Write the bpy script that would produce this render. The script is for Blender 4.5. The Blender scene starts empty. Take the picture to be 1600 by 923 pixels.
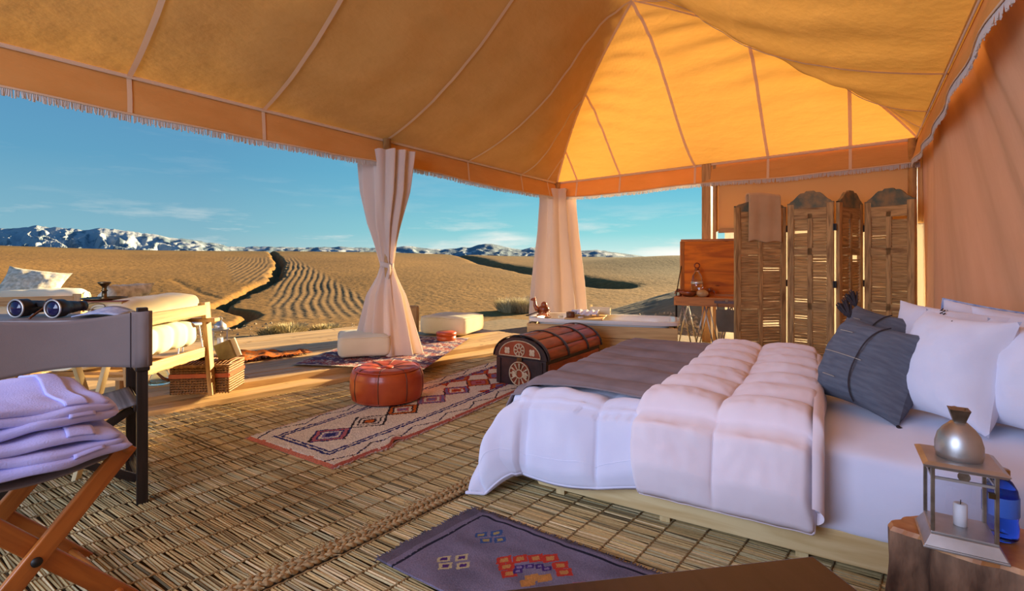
import bpy, math, random
import numpy as np
from mathutils import Vector, Matrix, noise as mnoise
random.seed(7); np.random.seed(7)
C = bpy.context.scene.collection
PI = math.pi
# ------------------------------------------------------------------ camera
F, H, HY = 800.0, 1.1, 405.0          # focal length in photo pixels, eye height, horizon row
cam_d = bpy.data.cameras.new('camera'); cam = bpy.data.objects.new('camera', cam_d); C.objects.link(cam)
cam.location = (0, 0, H); cam.rotation_euler = (PI/2, 0, 0)
cam_d.sensor_width = 36; cam_d.lens = F/1600*36; cam_d.shift_y = (HY-461.5)/1600
cam_d.clip_start = .05; cam_d.clip_end = 8000
bpy.context.scene.camera = cam
vs = bpy.context.scene.view_settings
vs.view_transform = 'Standard'; vs.look = 'None'; vs.gamma = 1; vs.use_curve_mapping = False
vs.exposure = 0.0
# ------------------------------------------------------------------ sky, sun, added fill lamp behind the camera
SUN_AZ = Vector((.757, .653, 0)).normalized(); SUN_EL = math.radians(12.5)
w = bpy.data.worlds.new('sky'); bpy.context.scene.world = w; w.use_nodes = True
nt = w.node_tree; nt.nodes.clear()
def N(t, **k):
    n = nt.nodes.new(t)
    for a, b in k.items(): setattr(n, a, b)
    return n
def L(a, b): nt.links.new(a, b)
def ramp_set(n, stops):
    e = n.color_ramp.elements
    while len(e) < len(stops): e.new(.5)
    for el, (p, c) in zip(e, stops):
        el.position = p; el.color = (*c, 1)
tc = N('ShaderNodeTexCoord'); sep = N('ShaderNodeSeparateXYZ'); L(tc.outputs['Generated'], sep.inputs[0])
rz_ = N('ShaderNodeValToRGB'); L(sep.outputs['Z'], rz_.inputs[0])
ramp_set(rz_, [(0, (.33, .52, .56)), (.05, (.23, .47, .58)), (.16, (.125, .36, .55)), (.34, (.085, .25, .50)), (1, (.05, .15, .36))])
dot = N('ShaderNodeVectorMath', operation='DOT_PRODUCT'); L(tc.outputs['Generated'], dot.inputs[0]); dot.inputs[1].default_value = Vector((.42, .9, 0)).normalized()
mr = N('ShaderNodeMapRange'); L(dot.outputs['Value'], mr.inputs['Value']); mr.inputs['From Min'].default_value = .55; mr.inputs['From Max'].default_value = 1.0
rs = N('ShaderNodeValToRGB'); L(sep.outputs['Z'], rs.inputs[0])
ramp_set(rs, [(0, (.72, .92, .85)), (.05, (.30, .72, .75)), (.13, (.16, .55, .72)), (.34, (.09, .33, .58)), (1, (.05, .15, .36))])
mx = N('ShaderNodeMix', data_type='RGBA'); L(mr.outputs[0], mx.inputs['Factor']); L(rz_.outputs[0], mx.inputs[6]); L(rs.outputs[0], mx.inputs[7])
# streaky clouds low over the horizon
mp = N('ShaderNodeMapping'); L(tc.outputs['Generated'], mp.inputs[0]); mp.inputs['Scale'].default_value = (2.3, 2.3, 16)
mp.inputs['Location'].default_value = (.35, .1, 0)
cn = N('ShaderNodeTexNoise'); L(mp.outputs[0], cn.inputs['Vector']); cn.inputs['Scale'].default_value = 2.0; cn.inputs['Detail'].default_value = 6; cn.inputs['Roughness'].default_value = .62
cr = N('ShaderNodeValToRGB'); L(cn.outputs[0], cr.inputs[0]); ramp_set(cr, [(.53, (0, 0, 0)), (.75, (1, 1, 1))])
ce = N('ShaderNodeValToRGB'); L(sep.outputs['Z'], ce.inputs[0]); ramp_set(ce, [(0, (.8, .8, .8)), (.05, (.75, .75, .75)), (.10, (.12, .12, .12)), (.3, (.05, .05, .05)), (1, (0, 0, 0))])
cm = N('ShaderNodeMath', operation='MULTIPLY'); L(cr.outputs[0], cm.inputs[0]); L(ce.outputs[0], cm.inputs[1])
mx2 = N('ShaderNodeMix', data_type='RGBA'); L(cm.outputs[0], mx2.inputs['Factor']); L(mx.outputs[2], mx2.inputs[6]); mx2.inputs[7].default_value = (.95, .93, .86, 1)
# low ground bounce under the horizon
lt = N('ShaderNodeMath', operation='LESS_THAN'); L(sep.outputs['Z'], lt.inputs[0]); lt.inputs[1].default_value = -.02
mx3 = N('ShaderNodeMix', data_type='RGBA'); L(lt.outputs[0], mx3.inputs['Factor']); L(mx2.outputs[2], mx3.inputs[6]); mx3.inputs[7].default_value = (.25, .16, .07, 1)
def blob(px, py, sx, sy, prev, colr):
    d = Vector(((px-800)/F, 1, (HY-py)/F)).normalized()
    sb = N('ShaderNodeVectorMath', operation='SUBTRACT'); L(tc.outputs['Generated'], sb.inputs[0]); sb.inputs[1].default_value = d
    ml = N('ShaderNodeVectorMath', operation='MULTIPLY'); L(sb.outputs[0], ml.inputs[0]); ml.inputs[1].default_value = (1/sx, 1/sx, 1/sy)
    ln = N('ShaderNodeVectorMath', operation='LENGTH'); L(ml.outputs[0], ln.inputs[0])
    a_ = N('ShaderNodeMapRange'); L(ln.outputs['Value'], a_.inputs['Value']); a_.inputs['From Min'].default_value = 1.0; a_.inputs['From Max'].default_value = .1
    b_ = N('ShaderNodeMapRange'); L(cn.outputs[0], b_.inputs['Value']); b_.inputs['From Min'].default_value = .34; b_.inputs['From Max'].default_value = .56
    m_ = N('ShaderNodeMath', operation='MULTIPLY'); L(a_.outputs[0], m_.inputs[0]); L(b_.outputs[0], m_.inputs[1])
    x_ = N('ShaderNodeMix', data_type='RGBA'); L(m_.outputs[0], x_.inputs['Factor']); L(prev, x_.inputs[6]); x_.inputs[7].default_value = (*colr, 1); return x_.outputs[2]
sky_c = blob(782, 373, .085, .017, mx3.outputs[2], (1.0, .97, .90)); sky_c = blob(1070, 398, .12, .018, sky_c, (1.1, 1.05, .98))
bg = N('ShaderNodeBackground'); L(sky_c, bg.inputs[0]); bg.inputs[1].default_value = 1.0
wo = N('ShaderNodeOutputWorld'); L(bg.outputs[0], wo.inputs[0])

sd = bpy.data.lights.new('sun', 'SUN'); sun = bpy.data.objects.new('sun', sd); C.objects.link(sun)
sd.energy = 21; sd.angle = math.radians(2.2); sd.color = (1, .76, .42)
sdir = SUN_AZ*math.cos(SUN_EL) + Vector((0, 0, math.sin(SUN_EL)))
sun.rotation_euler = sdir.to_track_quat('Z', 'Y').to_euler(); sun.location = (8, 4, 6)
def area(name, loc, to, size, energy, col):
    d = bpy.data.lights.new(name, 'AREA'); o = bpy.data.objects.new(name, d); C.objects.link(o)
    d.shape = 'RECTANGLE'; d.size, d.size_y = size; d.energy = energy; d.color = col
    o.location = loc; o.rotation_euler = (Vector(loc)-Vector(to)).to_track_quat('Z', 'Y').to_euler()
    return o
# added fill lamp behind the camera, brightens the bed in place of open-end daylight
area('added_fill_light', (-2.9, -1.1, 1.8), (.7, 2.4, .5), (2.6, 1.9), 180, (.62, .71, 1.0))

# ------------------------------------------------------------------ helpers
def G(px, py, z=0.0):
    d = (H-z)*F/(py-HY); return Vector(((px-800)/F*d, d, z))
def D(px, py, d): return Vector(((px-800)/F*d, d, H-(py-HY)*d/F))
class MB:
    def __init__(s): s.v = []; s.f = []; s.uv = []; s.mi = []; s.col = []
    def add(s, vs, fs, uv=None, m=0, col=None):
        b = len(s.v); s.v += [tuple(v) for v in vs]
        ox, oy = random.random()*7, random.random()*7
        for k, f in enumerate(fs):
            s.f.append(tuple(b+i for i in f)); s.mi.append(m); s.col.append(col)
            if uv is None: s.uv.append([(vs[i][0], vs[i][1]) for i in f])
            else: s.uv.append([(p[0]+ox, p[1]+oy) for p in uv[k]])
        return s
    def bar(s, p0, p1, w, h, up=(0, 0, 1), m=0, w1=None, h1=None, col=None):
        p0 = Vector(p0); p1 = Vector(p1); a = p1-p0; ln = a.length; a.normalize()
        up = Vector(up)
        if abs(a.dot(up)) > .98: up = Vector((0, 1, 0)) if abs(a.y) < .9 else Vector((1, 0, 0))
        sx = a.cross(up).normalized(); sz = sx.cross(a).normalized()
        w1 = w if w1 is None else w1; h1 = h if h1 is None else h1
        vs = []
        for p, ww, hh in ((p0, w, h), (p1, w1, h1)):
            for i, j in ((-1, -1), (1, -1), (1, 1), (-1, 1)): vs.append(p+sx*(i*ww/2)+sz*(j*hh/2))
        fs = [(3, 2, 1, 0), (4, 5, 6, 7)]; q = max(w, h)
        uv = [[(0, 0), (q, 0), (q, q), (0, q)]]*2
        off = 0
        for i in range(4):
            j = (i+1) % 4; fs.append((i, j, j+4, i+4)); ww = w if i % 2 == 0 else h
            uv.append([(0, off), (0, off+ww), (ln, off+ww), (ln, off)]); off += ww
        return s.add(vs, fs, uv, m, col)
    def box(s, c, size, rz=0, m=0, col=None):
        c = Vector(c); x, y, z = size; R = Matrix.Rotation(rz, 3, 'Z')
        if x >= y and x >= z: return s.bar(c-R@Vector((x/2, 0, 0)), c+R@Vector((x/2, 0, 0)), y, z, (0, 0, 1), m, col=col)
        if y >= z: return s.bar(c-R@Vector((0, y/2, 0)), c+R@Vector((0, y/2, 0)), x, z, (0, 0, 1), m, col=col)
        return s.bar(c-Vector((0, 0, z/2)), c+Vector((0, 0, z/2)), x, y, R@Vector((0, 1, 0)), m, col=col)
    def tube(s, path, r, n=8, m=0, closed=False):
        path = [Vector(p) for p in path]; k = len(path)
        rr = r if hasattr(r, '__len__') else [r]*k
        vs = []; prev = None; ln = [0]
        for i in range(k):
            if closed: t = path[(i+1) % k]-path[i-1]
            else: t = path[min(i+1, k-1)]-path[max(i-1, 0)]
            t.normalize()
            if prev is None:
                up = Vector((0, 0, 1)) if abs(t.z) < .9 else Vector((1, 0, 0))
                sx = t.cross(up).normalized()
            else: sx = (prev-t*prev.dot(t)).normalized()
            prev = sx; sy = t.cross(sx)
            if i: ln.append(ln[-1]+(path[i]-path[i-1]).length)
            for j in range(n):
                a = 2*PI*j/n; vs.append(path[i]+(sx*math.cos(a)+sy*math.sin(a))*rr[i])
        fs = []; uv = []
        for i in range(k if closed else k-1):
            i2 = (i+1) % k; l2 = ln[i+1] if i+1 < k else ln[i]+.01
            for j in range(n):
                j2 = (j+1) % n; fs.append((i*n+j, i*n+j2, i2*n+j2, i2*n+j)); q = 2*PI*rr[i]/n
                uv.append([(ln[i], j*q), (ln[i], (j+1)*q), (l2, (j+1)*q), (l2, j*q)])
        if not closed:
            fs.append(tuple(range(n))[::-1]); fs.append(tuple(range((k-1)*n, k*n)))
            uv += [[(0, 0)]*n, [(0, 0)]*n]
        return s.add(vs, fs, uv, m)
    def lathe(s, prof, c=(0, 0, 0), n=24, m=0, sx=1, sy=1, ph=0):
        c = Vector(c); k = len(prof); vs = []
        for r, z in prof:
            for j in range(n):
                a = 2*PI*(j+ph)/n; vs.append(c+Vector((r*math.cos(a)*sx, r*math.sin(a)*sy, z)))
        fs = []; uv = []
        for i in range(k-1):
            for j in range(n):
                j2 = (j+1) % n; fs.append((i*n+j, i*n+j2, (i+1)*n+j2, (i+1)*n+j))
                uv.append([(j/n, i/k), ((j+1)/n, i/k), ((j+1)/n, (i+1)/k), (j/n, (i+1)/k)])
        if prof[0][0] > 1e-4: fs.append(tuple(range(n))[::-1]); uv.append([(0, 0)]*n)
        if prof[-1][0] > 1e-4: fs.append(tuple(range((k-1)*n, k*n))); uv.append([(0, 0)]*n)
        return s.add(vs, fs, uv, m)
    def grid(s, fn, nu, nv, m=0, closed=False, flip=False, col=None):
        vs = [fn(i/nu, j/nv) for i in range(nu+(0 if closed else 1)) for j in range(nv+1)]
        fs = []; uv = []; nn = nu if closed else nu+1
        for i in range(nu):
            for j in range(nv):
                a, b, c_, d = i*(nv+1)+j, ((i+1) % nn)*(nv+1)+j, ((i+1) % nn)*(nv+1)+j+1, i*(nv+1)+j+1
                fs.append((d, c_, b, a) if flip else (a, b, c_, d))
                q = [(i/nu, j/nv), ((i+1)/nu, j/nv), ((i+1)/nu, (j+1)/nv), (i/nu, (j+1)/nv)]
                uv.append(q[::-1] if flip else q)
        return s.add(vs, fs, uv, m)
    def ball(s, c, r, n=12, m=0, sc=(1, 1, 1)):
        return s.grid(lambda u, v: Vector(c)+Vector((math.cos(2*PI*u)*math.sin(PI*v)*r*sc[0], math.sin(2*PI*u)*math.sin(PI*v)*r*sc[1], -math.cos(PI*v)*r*sc[2])), n, max(6, n//2), m, closed=True)
    def xf(s, M, i0=0):
        for i in range(i0, len(s.v)): s.v[i] = tuple(M@Vector(s.v[i]))
        return s
    def build(s, name, mats, parent=None, smooth=False, bevel=0, solid=0, sub=0, world=False, seg=2, kind=None, auto=None):
        me = bpy.data.meshes.new(name)
        vs = s.v
        if world and parent:
            r = parent
            while r.parent: r = r.parent
            o0 = r.location; vs = [(v[0]-o0.x, v[1]-o0.y, v[2]-o0.z) for v in vs]
        me.from_pydata(vs, [], s.f)
        uvl = me.uv_layers.new(name='UVMap'); flat = [c for f in s.uv for p in f for c in p]
        uvl.data.foreach_set('uv', flat)
        if any(c is not None for c in s.col):
            at = me.color_attributes.new('Col', 'FLOAT_COLOR', 'CORNER')
            fl = []
            for f, c in zip(s.f, s.col):
                fl += list((*(c or (1, 1, 1)), 1))*len(f)
            at.data.foreach_set('color', fl)
        for m in (mats if isinstance(mats, (list, tuple)) else [mats]): me.materials.append(m)
        me.polygons.foreach_set('material_index', s.mi)
        if smooth: me.polygons.foreach_set('use_smooth', [True]*len(s.f))
        me.update()
        o = bpy.data.objects.new(name, me); C.objects.link(o)
        if parent: o.parent = parent
        if solid: md = o.modifiers.new('s', 'SOLIDIFY'); md.thickness = solid; md.offset = 0
        if sub: md = o.modifiers.new('u', 'SUBSURF'); md.levels = md.render_levels = sub
        if bevel:
            md = o.modifiers.new('b', 'BEVEL'); md.width = bevel; md.segments = seg; md.limit_method = 'ANGLE'
        if auto:
            me.polygons.foreach_set('use_smooth', [True]*len(s.f)); me.set_sharp_from_angle(angle=math.radians(auto))
        if kind: o['kind'] = kind
        return o
def tag(o, label, cat, group=None, kind=None):
    o['label'] = label; o['category'] = cat
    if group: o['group'] = group
    if kind: o['kind'] = kind
    return o
def thing(name, label, cat, loc=(0, 0, 0), rz=0, group=None):
    o = bpy.data.objects.new(name, None); C.objects.link(o); o.empty_display_size = .1
    o.location = loc; o.rotation_euler = (0, 0, rz); return tag(o, label, cat, group)
def struct(o): o['kind'] = 'structure'; return o
def dup(root, loc, rot, label=None, group=None):
    r = root.copy(); C.objects.link(r); r.location = loc; r.rotation_euler = rot
    if label: r['label'] = label
    if group: r['group'] = group
    for ch in list(root.children):
        c = ch.copy(); C.objects.link(c); c.parent = r
        for g in list(ch.children):
            d = g.copy(); C.objects.link(d); d.parent = c
    return r
def orient(o, nrm, up):
    z = Vector(nrm).normalized(); y = Vector(up); y = (y-z*y.dot(z)).normalized(); x = y.cross(z)
    o.rotation_euler = Matrix((x, y, z)).transposed().to_euler()
def sstep(a, b, x):
    t = min(1, max(0, (x-a)/(b-a))); return t*t*(3-2*t)
def fnoise(x, y, z=0): return mnoise.noise(Vector((x, y, z)))

# ------------------------------------------------------------------ materials
def _mat(name):
    global nt
    m = bpy.data.materials.new(name); m.use_nodes = True; nt = m.node_tree; nt.nodes.clear(); return m
def _out(sh): o = N('ShaderNodeOutputMaterial'); L(sh, o.inputs[0])
def _rand(colsock, amt):
    oi = N('ShaderNodeObjectInfo'); mr_ = N('ShaderNodeMapRange'); L(oi.outputs['Random'], mr_.inputs['Value'])
    mr_.inputs['To Min'].default_value = 1-amt; mr_.inputs['To Max'].default_value = 1+amt*.6
    hs = N('ShaderNodeHueSaturation'); L(colsock, hs.inputs['Color']); L(mr_.outputs[0], hs.inputs['Value']); return hs.outputs[0]
def _bump(src, strength, dist=.01):
    b = N('ShaderNodeBump'); L(src, b.inputs['Height']); b.inputs['Strength'].default_value = strength; b.inputs['Distance'].default_value = dist; return b.outputs[0]
def wood(name, c1, c2, rough=.55, rnd=.15, scale=(2.0, 28), knots=True, bump=.25):
    m = _mat(name); uvn = N('ShaderNodeUVMap'); mp = N('ShaderNodeMapping'); L(uvn.outputs[0], mp.inputs[0]); mp.inputs['Scale'].default_value = (*scale, 1)
    no = N('ShaderNodeTexNoise'); L(mp.outputs[0], no.inputs['Vector']); no.inputs['Scale'].default_value = 1.6; no.inputs['Detail'].default_value = 5; no.inputs['Distortion'].default_value = .8
    cr = N('ShaderNodeValToRGB'); L(no.outputs[0], cr.inputs[0]); ramp_set(cr, [(.32, c2), (.62, c1)])
    col = cr.outputs[0]
    if knots:
        mp2 = N('ShaderNodeMapping'); L(uvn.outputs[0], mp2.inputs[0]); mp2.inputs['Scale'].default_value = (3.2, 9, 1)
        vo = N('ShaderNodeTexVoronoi'); L(mp2.outputs[0], vo.inputs['Vector']); vo.inputs['Scale'].default_value = 1
        kr = N('ShaderNodeValToRGB'); L(vo.outputs['Distance'], kr.inputs[0]); ramp_set(kr, [(.05, (1, 1, 1)), (.13, (0, 0, 0))])
        mk = N('ShaderNodeMix', data_type='RGBA'); L(kr.outputs[0], mk.inputs['Factor']); L(col, mk.inputs[6]); mk.inputs[7].default_value = (c2[0]*.35, c2[1]*.28, c2[2]*.25, 1); col = mk.outputs[2]
    if rnd: col = _rand(col, rnd)
    p = N('ShaderNodeBsdfPrincipled'); L(col, p.inputs['Base Color']); p.inputs['Roughness'].default_value = rough
    L(_bump(no.outputs[0], bump, .004), p.inputs['Normal']); _out(p.outputs[0]); return m
def plain(name, c, rough=.5, metal=0, c2=None, nscale=20, bump=0, coord='Object', bdist=.004, sheen=0, stretch=(1, 1, 1), rnd=0, spec=None, lo=.35, hi=.65, detail=4):
    m = _mat(name); p = N('ShaderNodeBsdfPrincipled'); p.inputs['Base Color'].default_value = (*c, 1)
    p.inputs['Roughness'].default_value = rough; p.inputs['Metallic'].default_value = metal
    if spec is not None: p.inputs['Specular IOR Level'].default_value = spec
    if sheen: p.inputs['Sheen Weight'].default_value = sheen
    if c2 or bump:
        tc = N('ShaderNodeTexCoord'); mp = N('ShaderNodeMapping'); L(tc.outputs[coord], mp.inputs[0]); mp.inputs['Scale'].default_value = stretch
        no = N('ShaderNodeTexNoise'); L(mp.outputs[0], no.inputs['Vector']); no.inputs['Scale'].default_value = nscale; no.inputs['Detail'].default_value = detail
        if c2:
            cr = N('ShaderNodeValToRGB'); L(no.outputs[0], cr.inputs[0]); ramp_set(cr, [(lo, c2), (hi, c)]); col = cr.outputs[0]
            if rnd: col = _rand(col, rnd)
            L(col, p.inputs['Base Color'])
        if bump: L(_bump(no.outputs[0], bump, bdist), p.inputs['Normal'])
    _out(p.outputs[0]); return m
def cloth(name, c, c2=None, nscale=6, bump=.3, bdist=.01, fine=350, trans=0, tcol=None, stretch=(1, 1, 1), fbump=.15, coord='Object', rough=.9):
    m = _mat(name); tc = N('ShaderNodeTexCoord'); mp = N('ShaderNodeMapping'); L(tc.outputs[coord], mp.inputs[0]); mp.inputs['Scale'].default_value = stretch
    no = N('ShaderNodeTexNoise'); L(mp.outputs[0], no.inputs['Vector']); no.inputs['Scale'].default_value = nscale; no.inputs['Detail'].default_value = 5
    fi = N('ShaderNodeTexNoise'); L(tc.outputs[coord], fi.inputs['Vector']); fi.inputs['Scale'].default_value = fine; fi.inputs['Detail'].default_value = 2
    cr = N('ShaderNodeValToRGB'); L(no.outputs[0], cr.inputs[0]); ramp_set(cr, [(.3, c2 or c), (.7, c)])
    b1 = N('ShaderNodeBump'); L(no.outputs[0], b1.inputs['Height']); b1.inputs['Strength'].default_value = bump; b1.inputs['Distance'].default_value = bdist
    b2 = N('ShaderNodeBump'); L(fi.outputs[0], b2.inputs['Height']); b2.inputs['Strength'].default_value = fbump; b2.inputs['Distance'].default_value = .002; L(b1.outputs[0], b2.inputs['Normal'])
    df = N('ShaderNodeBsdfDiffuse'); L(cr.outputs[0], df.inputs[0]); L(b2.outputs[0], df.inputs['Normal']); df.inputs['Roughness'].default_value = .5; sh = df.outputs[0]
    if trans:
        tr = N('ShaderNodeBsdfTranslucent'); tr.inputs[0].default_value = (*(tcol or c), 1); L(b1.outputs[0], tr.inputs['Normal'])
        ms = N('ShaderNodeMixShader'); ms.inputs[0].default_value = trans; L(sh, ms.inputs[1]); L(tr.outputs[0], ms.inputs[2]); sh = ms.outputs[0]
    _out(sh); return m
def vcol(name, rough=.9, bump=.5, nscale=120, bdist=.006, var=.25, mul=(1, 1, 1)):
    m = _mat(name); a = N('ShaderNodeVertexColor', layer_name='Col'); tc = N('ShaderNodeTexCoord')
    no = N('ShaderNodeTexNoise'); L(tc.outputs['Object'], no.inputs['Vector']); no.inputs['Scale'].default_value = nscale; no.inputs['Detail'].default_value = 5
    mr_ = N('ShaderNodeMapRange'); L(no.outputs[0], mr_.inputs['Value']); mr_.inputs['From Min'].default_value = .3; mr_.inputs['From Max'].default_value = .7
    mr_.inputs['To Min'].default_value = 1-var; mr_.inputs['To Max'].default_value = 1+var
    vm = N('ShaderNodeVectorMath', operation='SCALE'); L(a.outputs[0], vm.inputs[0]); L(mr_.outputs[0], vm.inputs['Scale'])
    p = N('ShaderNodeBsdfPrincipled'); L(vm.outputs[0], p.inputs['Base Color']); p.inputs['Roughness'].default_value = rough; p.inputs['Specular IOR Level'].default_value = .2
    if bump: L(_bump(no.outputs[0], bump, bdist), p.inputs['Normal'])
    _out(p.outputs[0]); return m
def glass(name, c, rough=.02, ior=1.45, alpha=None):
    m = _mat(name)
    if alpha is None:
        p = N('ShaderNodeBsdfPrincipled'); p.inputs['Base Color'].default_value = (*c, 1); p.inputs['Roughness'].default_value = rough
        p.inputs['Transmission Weight'].default_value = 1; p.inputs['IOR'].default_value = ior; _out(p.outputs[0])
    else:   # thin pane: mostly clear with a faint gloss
        tr = N('ShaderNodeBsdfTransparent'); tr.inputs[0].default_value = (*c, 1); gl = N('ShaderNodeBsdfGlossy'); gl.inputs['Roughness'].default_value = rough
        ms = N('ShaderNodeMixShader'); ms.inputs[0].default_value = alpha; L(tr.outputs[0], ms.inputs[1]); L(gl.outputs[0], ms.inputs[2]); _out(ms.outputs[0])
    return m
M = {}
M['canvas_roof'] = cloth('canvas_roof', (.81, .445, .145), (.75, .395, .12), 3, .6, .03, 500, .19, (.88, .44, .08), stretch=(1, 1, 3))
M['canvas_wall'] = cloth('canvas_wall', (.80, .58, .38), (.74, .52, .33), 3, .3, .02, 400, .16, (.90, .50, .22), stretch=(3, 3, .4))
M['sheer'] = cloth('sheer', (.9, .86, .78), None, 3, .2, .01, 400, .35, (.95, .9, .8))
M['tape'] = cloth('tape', (.85, .68, .48), None, 8, .2, .004, 500, .25, (.9, .6, .3))
M['fringe'] = cloth('fringe', (.75, .72, .68), None, 60, .3, .004, 500, .3, (.8, .75, .7))
M['curtain'] = cloth('curtain', (.84, .78, .74), (.77, .69, .64), 4, .3, .01, 400, .3, (.9, .72, .55), stretch=(1, 1, .3))
M['deck'] = wood('deck_wood', (.62, .40, .17), (.40, .24, .09), .6, .22, (1.2, 22), True)
M['pine'] = wood('pine', (.78, .60, .30), (.62, .42, .17), .5, .06, (1.4, 16), True)
M['pine_tub'] = wood('pine_tub', (.72, .47, .18), (.50, .28, .09), .5, .12, (1.3, 14), True)
M['dark_wood'] = wood('dark_wood', (.030, .021, .016), (.014, .010, .008), .35, .1, (2, 30), False)
M['orange_wood'] = wood('orange_wood', (.46, .15, .026), (.30, .085, .014), .35, .08, (2, 20), False, .15)
M['sofa_wood'] = wood('sofa_wood', (.52, .31, .12), (.34, .18, .06), .5, .1, (2, 24), False)
M['light_wood'] = wood('light_wood', (.66, .50, .24), (.5, .34, .14), .5, .1, (2, 24), False)
M['old_wood'] = wood('old_wood', (.66, .41, .16), (.28, .15, .055), .75, .15, (2.5, 22), False, .6)
M['louver'] = wood('louver_wood', (.74, .48, .20), (.40, .23, .085), .75, .12, (3, 30), False, .4)
M['teal_worn'] = plain('teal_worn', (.34, .23, .11), .8, 0, (.12, .15, .11), 12, .5)
M['red_wood'] = wood('red_wood', (.42, .085, .022), (.17, .03, .010), .38, .08, (2, 10), False, .3)
M['lid_wood'] = wood('lid_wood', (.74, .20, .010), (.38, .075, .006), .8, 0, (1.2, 9), True, .2)
M['grey_wood'] = wood('grey_wood', (.30, .27, .27), (.19, .16, .16), .5, 0, (1.5, 14), False)
M['table_wood'] = wood('table_wood', (.58, .22, .05), (.36, .12, .03), .65, .08, (2, 18), False)
M['bench_wood'] = wood('bench_wood', (.050, .027, .022), (.035, .019, .016), .35, 0, (1.5, 14), False, .1)
M['white_duvet'] = cloth('white_duvet', (.79, .80, .92), (.74, .75, .89), 7, .35, .012, 500)
M['blush_quilt'] = cloth('blush_quilt', (.88, .80, .84), (.84, .74, .78), 7, .35, .012, 500)
M['sheet'] = cloth('sheet', (.78, .79, .90), (.74, .74, .86), 5, .2, .01, 500)
M['white_pillow'] = cloth('white_pillow', (.83, .83, .93), (.78, .78, .90), 7, .4, .015, 500)
M['grey_blanket'] = cloth('grey_blanket', (.30, .25, .265), (.24, .20, .21), 9, .5, .012, 260, stretch=(1, 1, 1))
M['grey_linen'] = cloth('grey_linen', (.17, .185, .225), (.12, .13, .165), 14, .3, .006, 300, stretch=(1, 6, 1))
M['thread'] = plain('thread', (.45, .43, .38), .9)
M['tassel'] = cloth('tassel', (.06, .05, .055), None, 80, .4, .004)
M['terry'] = cloth('terry', (.52, .53, .88), (.43, .44, .82), 5, .3, .012, 220, fbump=.6)
M['grey_canvas'] = cloth('grey_canvas', (.30, .26, .25), (.24, .205, .20), 3, .2, .006, 420, fbump=.3)
M['cream_cloth'] = cloth('cream_cloth', (.82, .77, .60), (.76, .70, .52), 5, .3, .01, 400)
M['pattern_cream'] = plain('pattern_cream', (.80, .74, .58), .9, 0, (.46, .41, .29), 30, .3)
M['towel_tan'] = cloth('towel_tan', (.80, .55, .30), (.70, .47, .25), 6, .3, .01, 240, fbump=.6, trans=.15)
M['leather'] = plain('leather', (.50, .085, .020), .32, 0, (.36, .045, .012), 5, .25, bdist=.01)
M['leather_dark'] = plain('leather_dark', (.16, .06, .025), .45, 0, (.10, .03, .012), 14, .2)
M['leather_tan'] = plain('leather_tan', (.42, .22, .06), .5, 0, (.32, .15, .04), 8, .2)
M['wicker'] = plain('wicker', (.34, .17, .06), .5, 0, (.16, .07, .02), 60, .2)
M['wicker_light'] = plain('wicker_light', (.60, .40, .15), .5, 0, (.42, .24, .08), 60, .2)
M['strap'] = plain('strap', (.48, .10, .025), .4, 0, (.36, .06, .015), 12, .2)
M['reed'] = vcol('reed', .6, .3, 90, .003, .12)
M['cord'] = plain('cord', (.38, .27, .12), .9, 0, (.22, .15, .06), 90, .6)
M['braid'] = plain('braid', (.50, .36, .17), .9, 0, (.28, .19, .085), 70, .8)
M['rug_v'] = vcol('rug_pile', .95, .9, 160, .012, .22)
M['kilim_v'] = vcol('kilim_weave', .95, .5, 200, .004, .2)
M['terrain'] = vcol('terrain', .95, .6, 3.5, .09, .2)
M['stone'] = plain('stone', (.36, .27, .17), .9, 0, (.22, .16, .10), 14, .3)
M['straw'] = vcol('straw', .8, 0, 20, .01, .15)
M['mount'] = _mat('hazed_snowy_rock')
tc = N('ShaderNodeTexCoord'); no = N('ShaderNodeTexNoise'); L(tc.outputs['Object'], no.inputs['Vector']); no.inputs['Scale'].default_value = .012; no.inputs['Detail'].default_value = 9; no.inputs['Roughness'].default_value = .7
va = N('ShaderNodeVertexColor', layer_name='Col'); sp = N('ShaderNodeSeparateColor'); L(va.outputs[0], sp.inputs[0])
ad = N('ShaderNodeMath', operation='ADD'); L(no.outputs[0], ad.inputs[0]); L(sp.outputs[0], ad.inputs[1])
cr = N('ShaderNodeValToRGB'); L(ad.outputs[0], cr.inputs[0]); ramp_set(cr, [(.92, (.16, .23, .28)), (1.08, (.42, .47, .51))])  # distance haze mixed into the colours: blue-grey rock, dulled snow
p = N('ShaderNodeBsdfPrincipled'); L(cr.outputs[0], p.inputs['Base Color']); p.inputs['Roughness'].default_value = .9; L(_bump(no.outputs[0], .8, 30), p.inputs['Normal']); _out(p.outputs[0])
M['white_enamel'] = plain('white_enamel', (.82, .80, .76), .25)
M['silver'] = plain('silver', (.58, .58, .58), .42, .9, (.42, .40, .38), 9, .12)
M['pewter'] = plain('pewter', (.36, .31, .25), .38, 1, (.22, .18, .14), 30, .2)
M['brass_dark'] = plain('brass_dark', (.22, .15, .07), .4, 1, (.12, .08, .04), 30, .2)
M['iron'] = plain('iron', (.03, .028, .026), .5, .6)
M['chrome'] = plain('chrome', (.62, .60, .57), .42, .8)
M['pane'] = glass('pane', (.97, .98, 1.0), .03, alpha=.07)
M['clear_glass'] = glass('clear_glass', (.86, .95, .92), .02)
M['blue_glass'] = glass('blue_glass', (.04, .16, .85), .06, 1.3)
M['blue_label'] = plain('blue_label', (.05, .16, .62), .35)
M['gold_cap'] = plain('gold_cap', (.35, .22, .07), .35, .7)
M['lens'] = plain('lens', (.012, .010, .05), .06)
M['black_rubber'] = plain('black_rubber', (.014, .013, .014), .45, 0, None, 120, .2)
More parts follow.
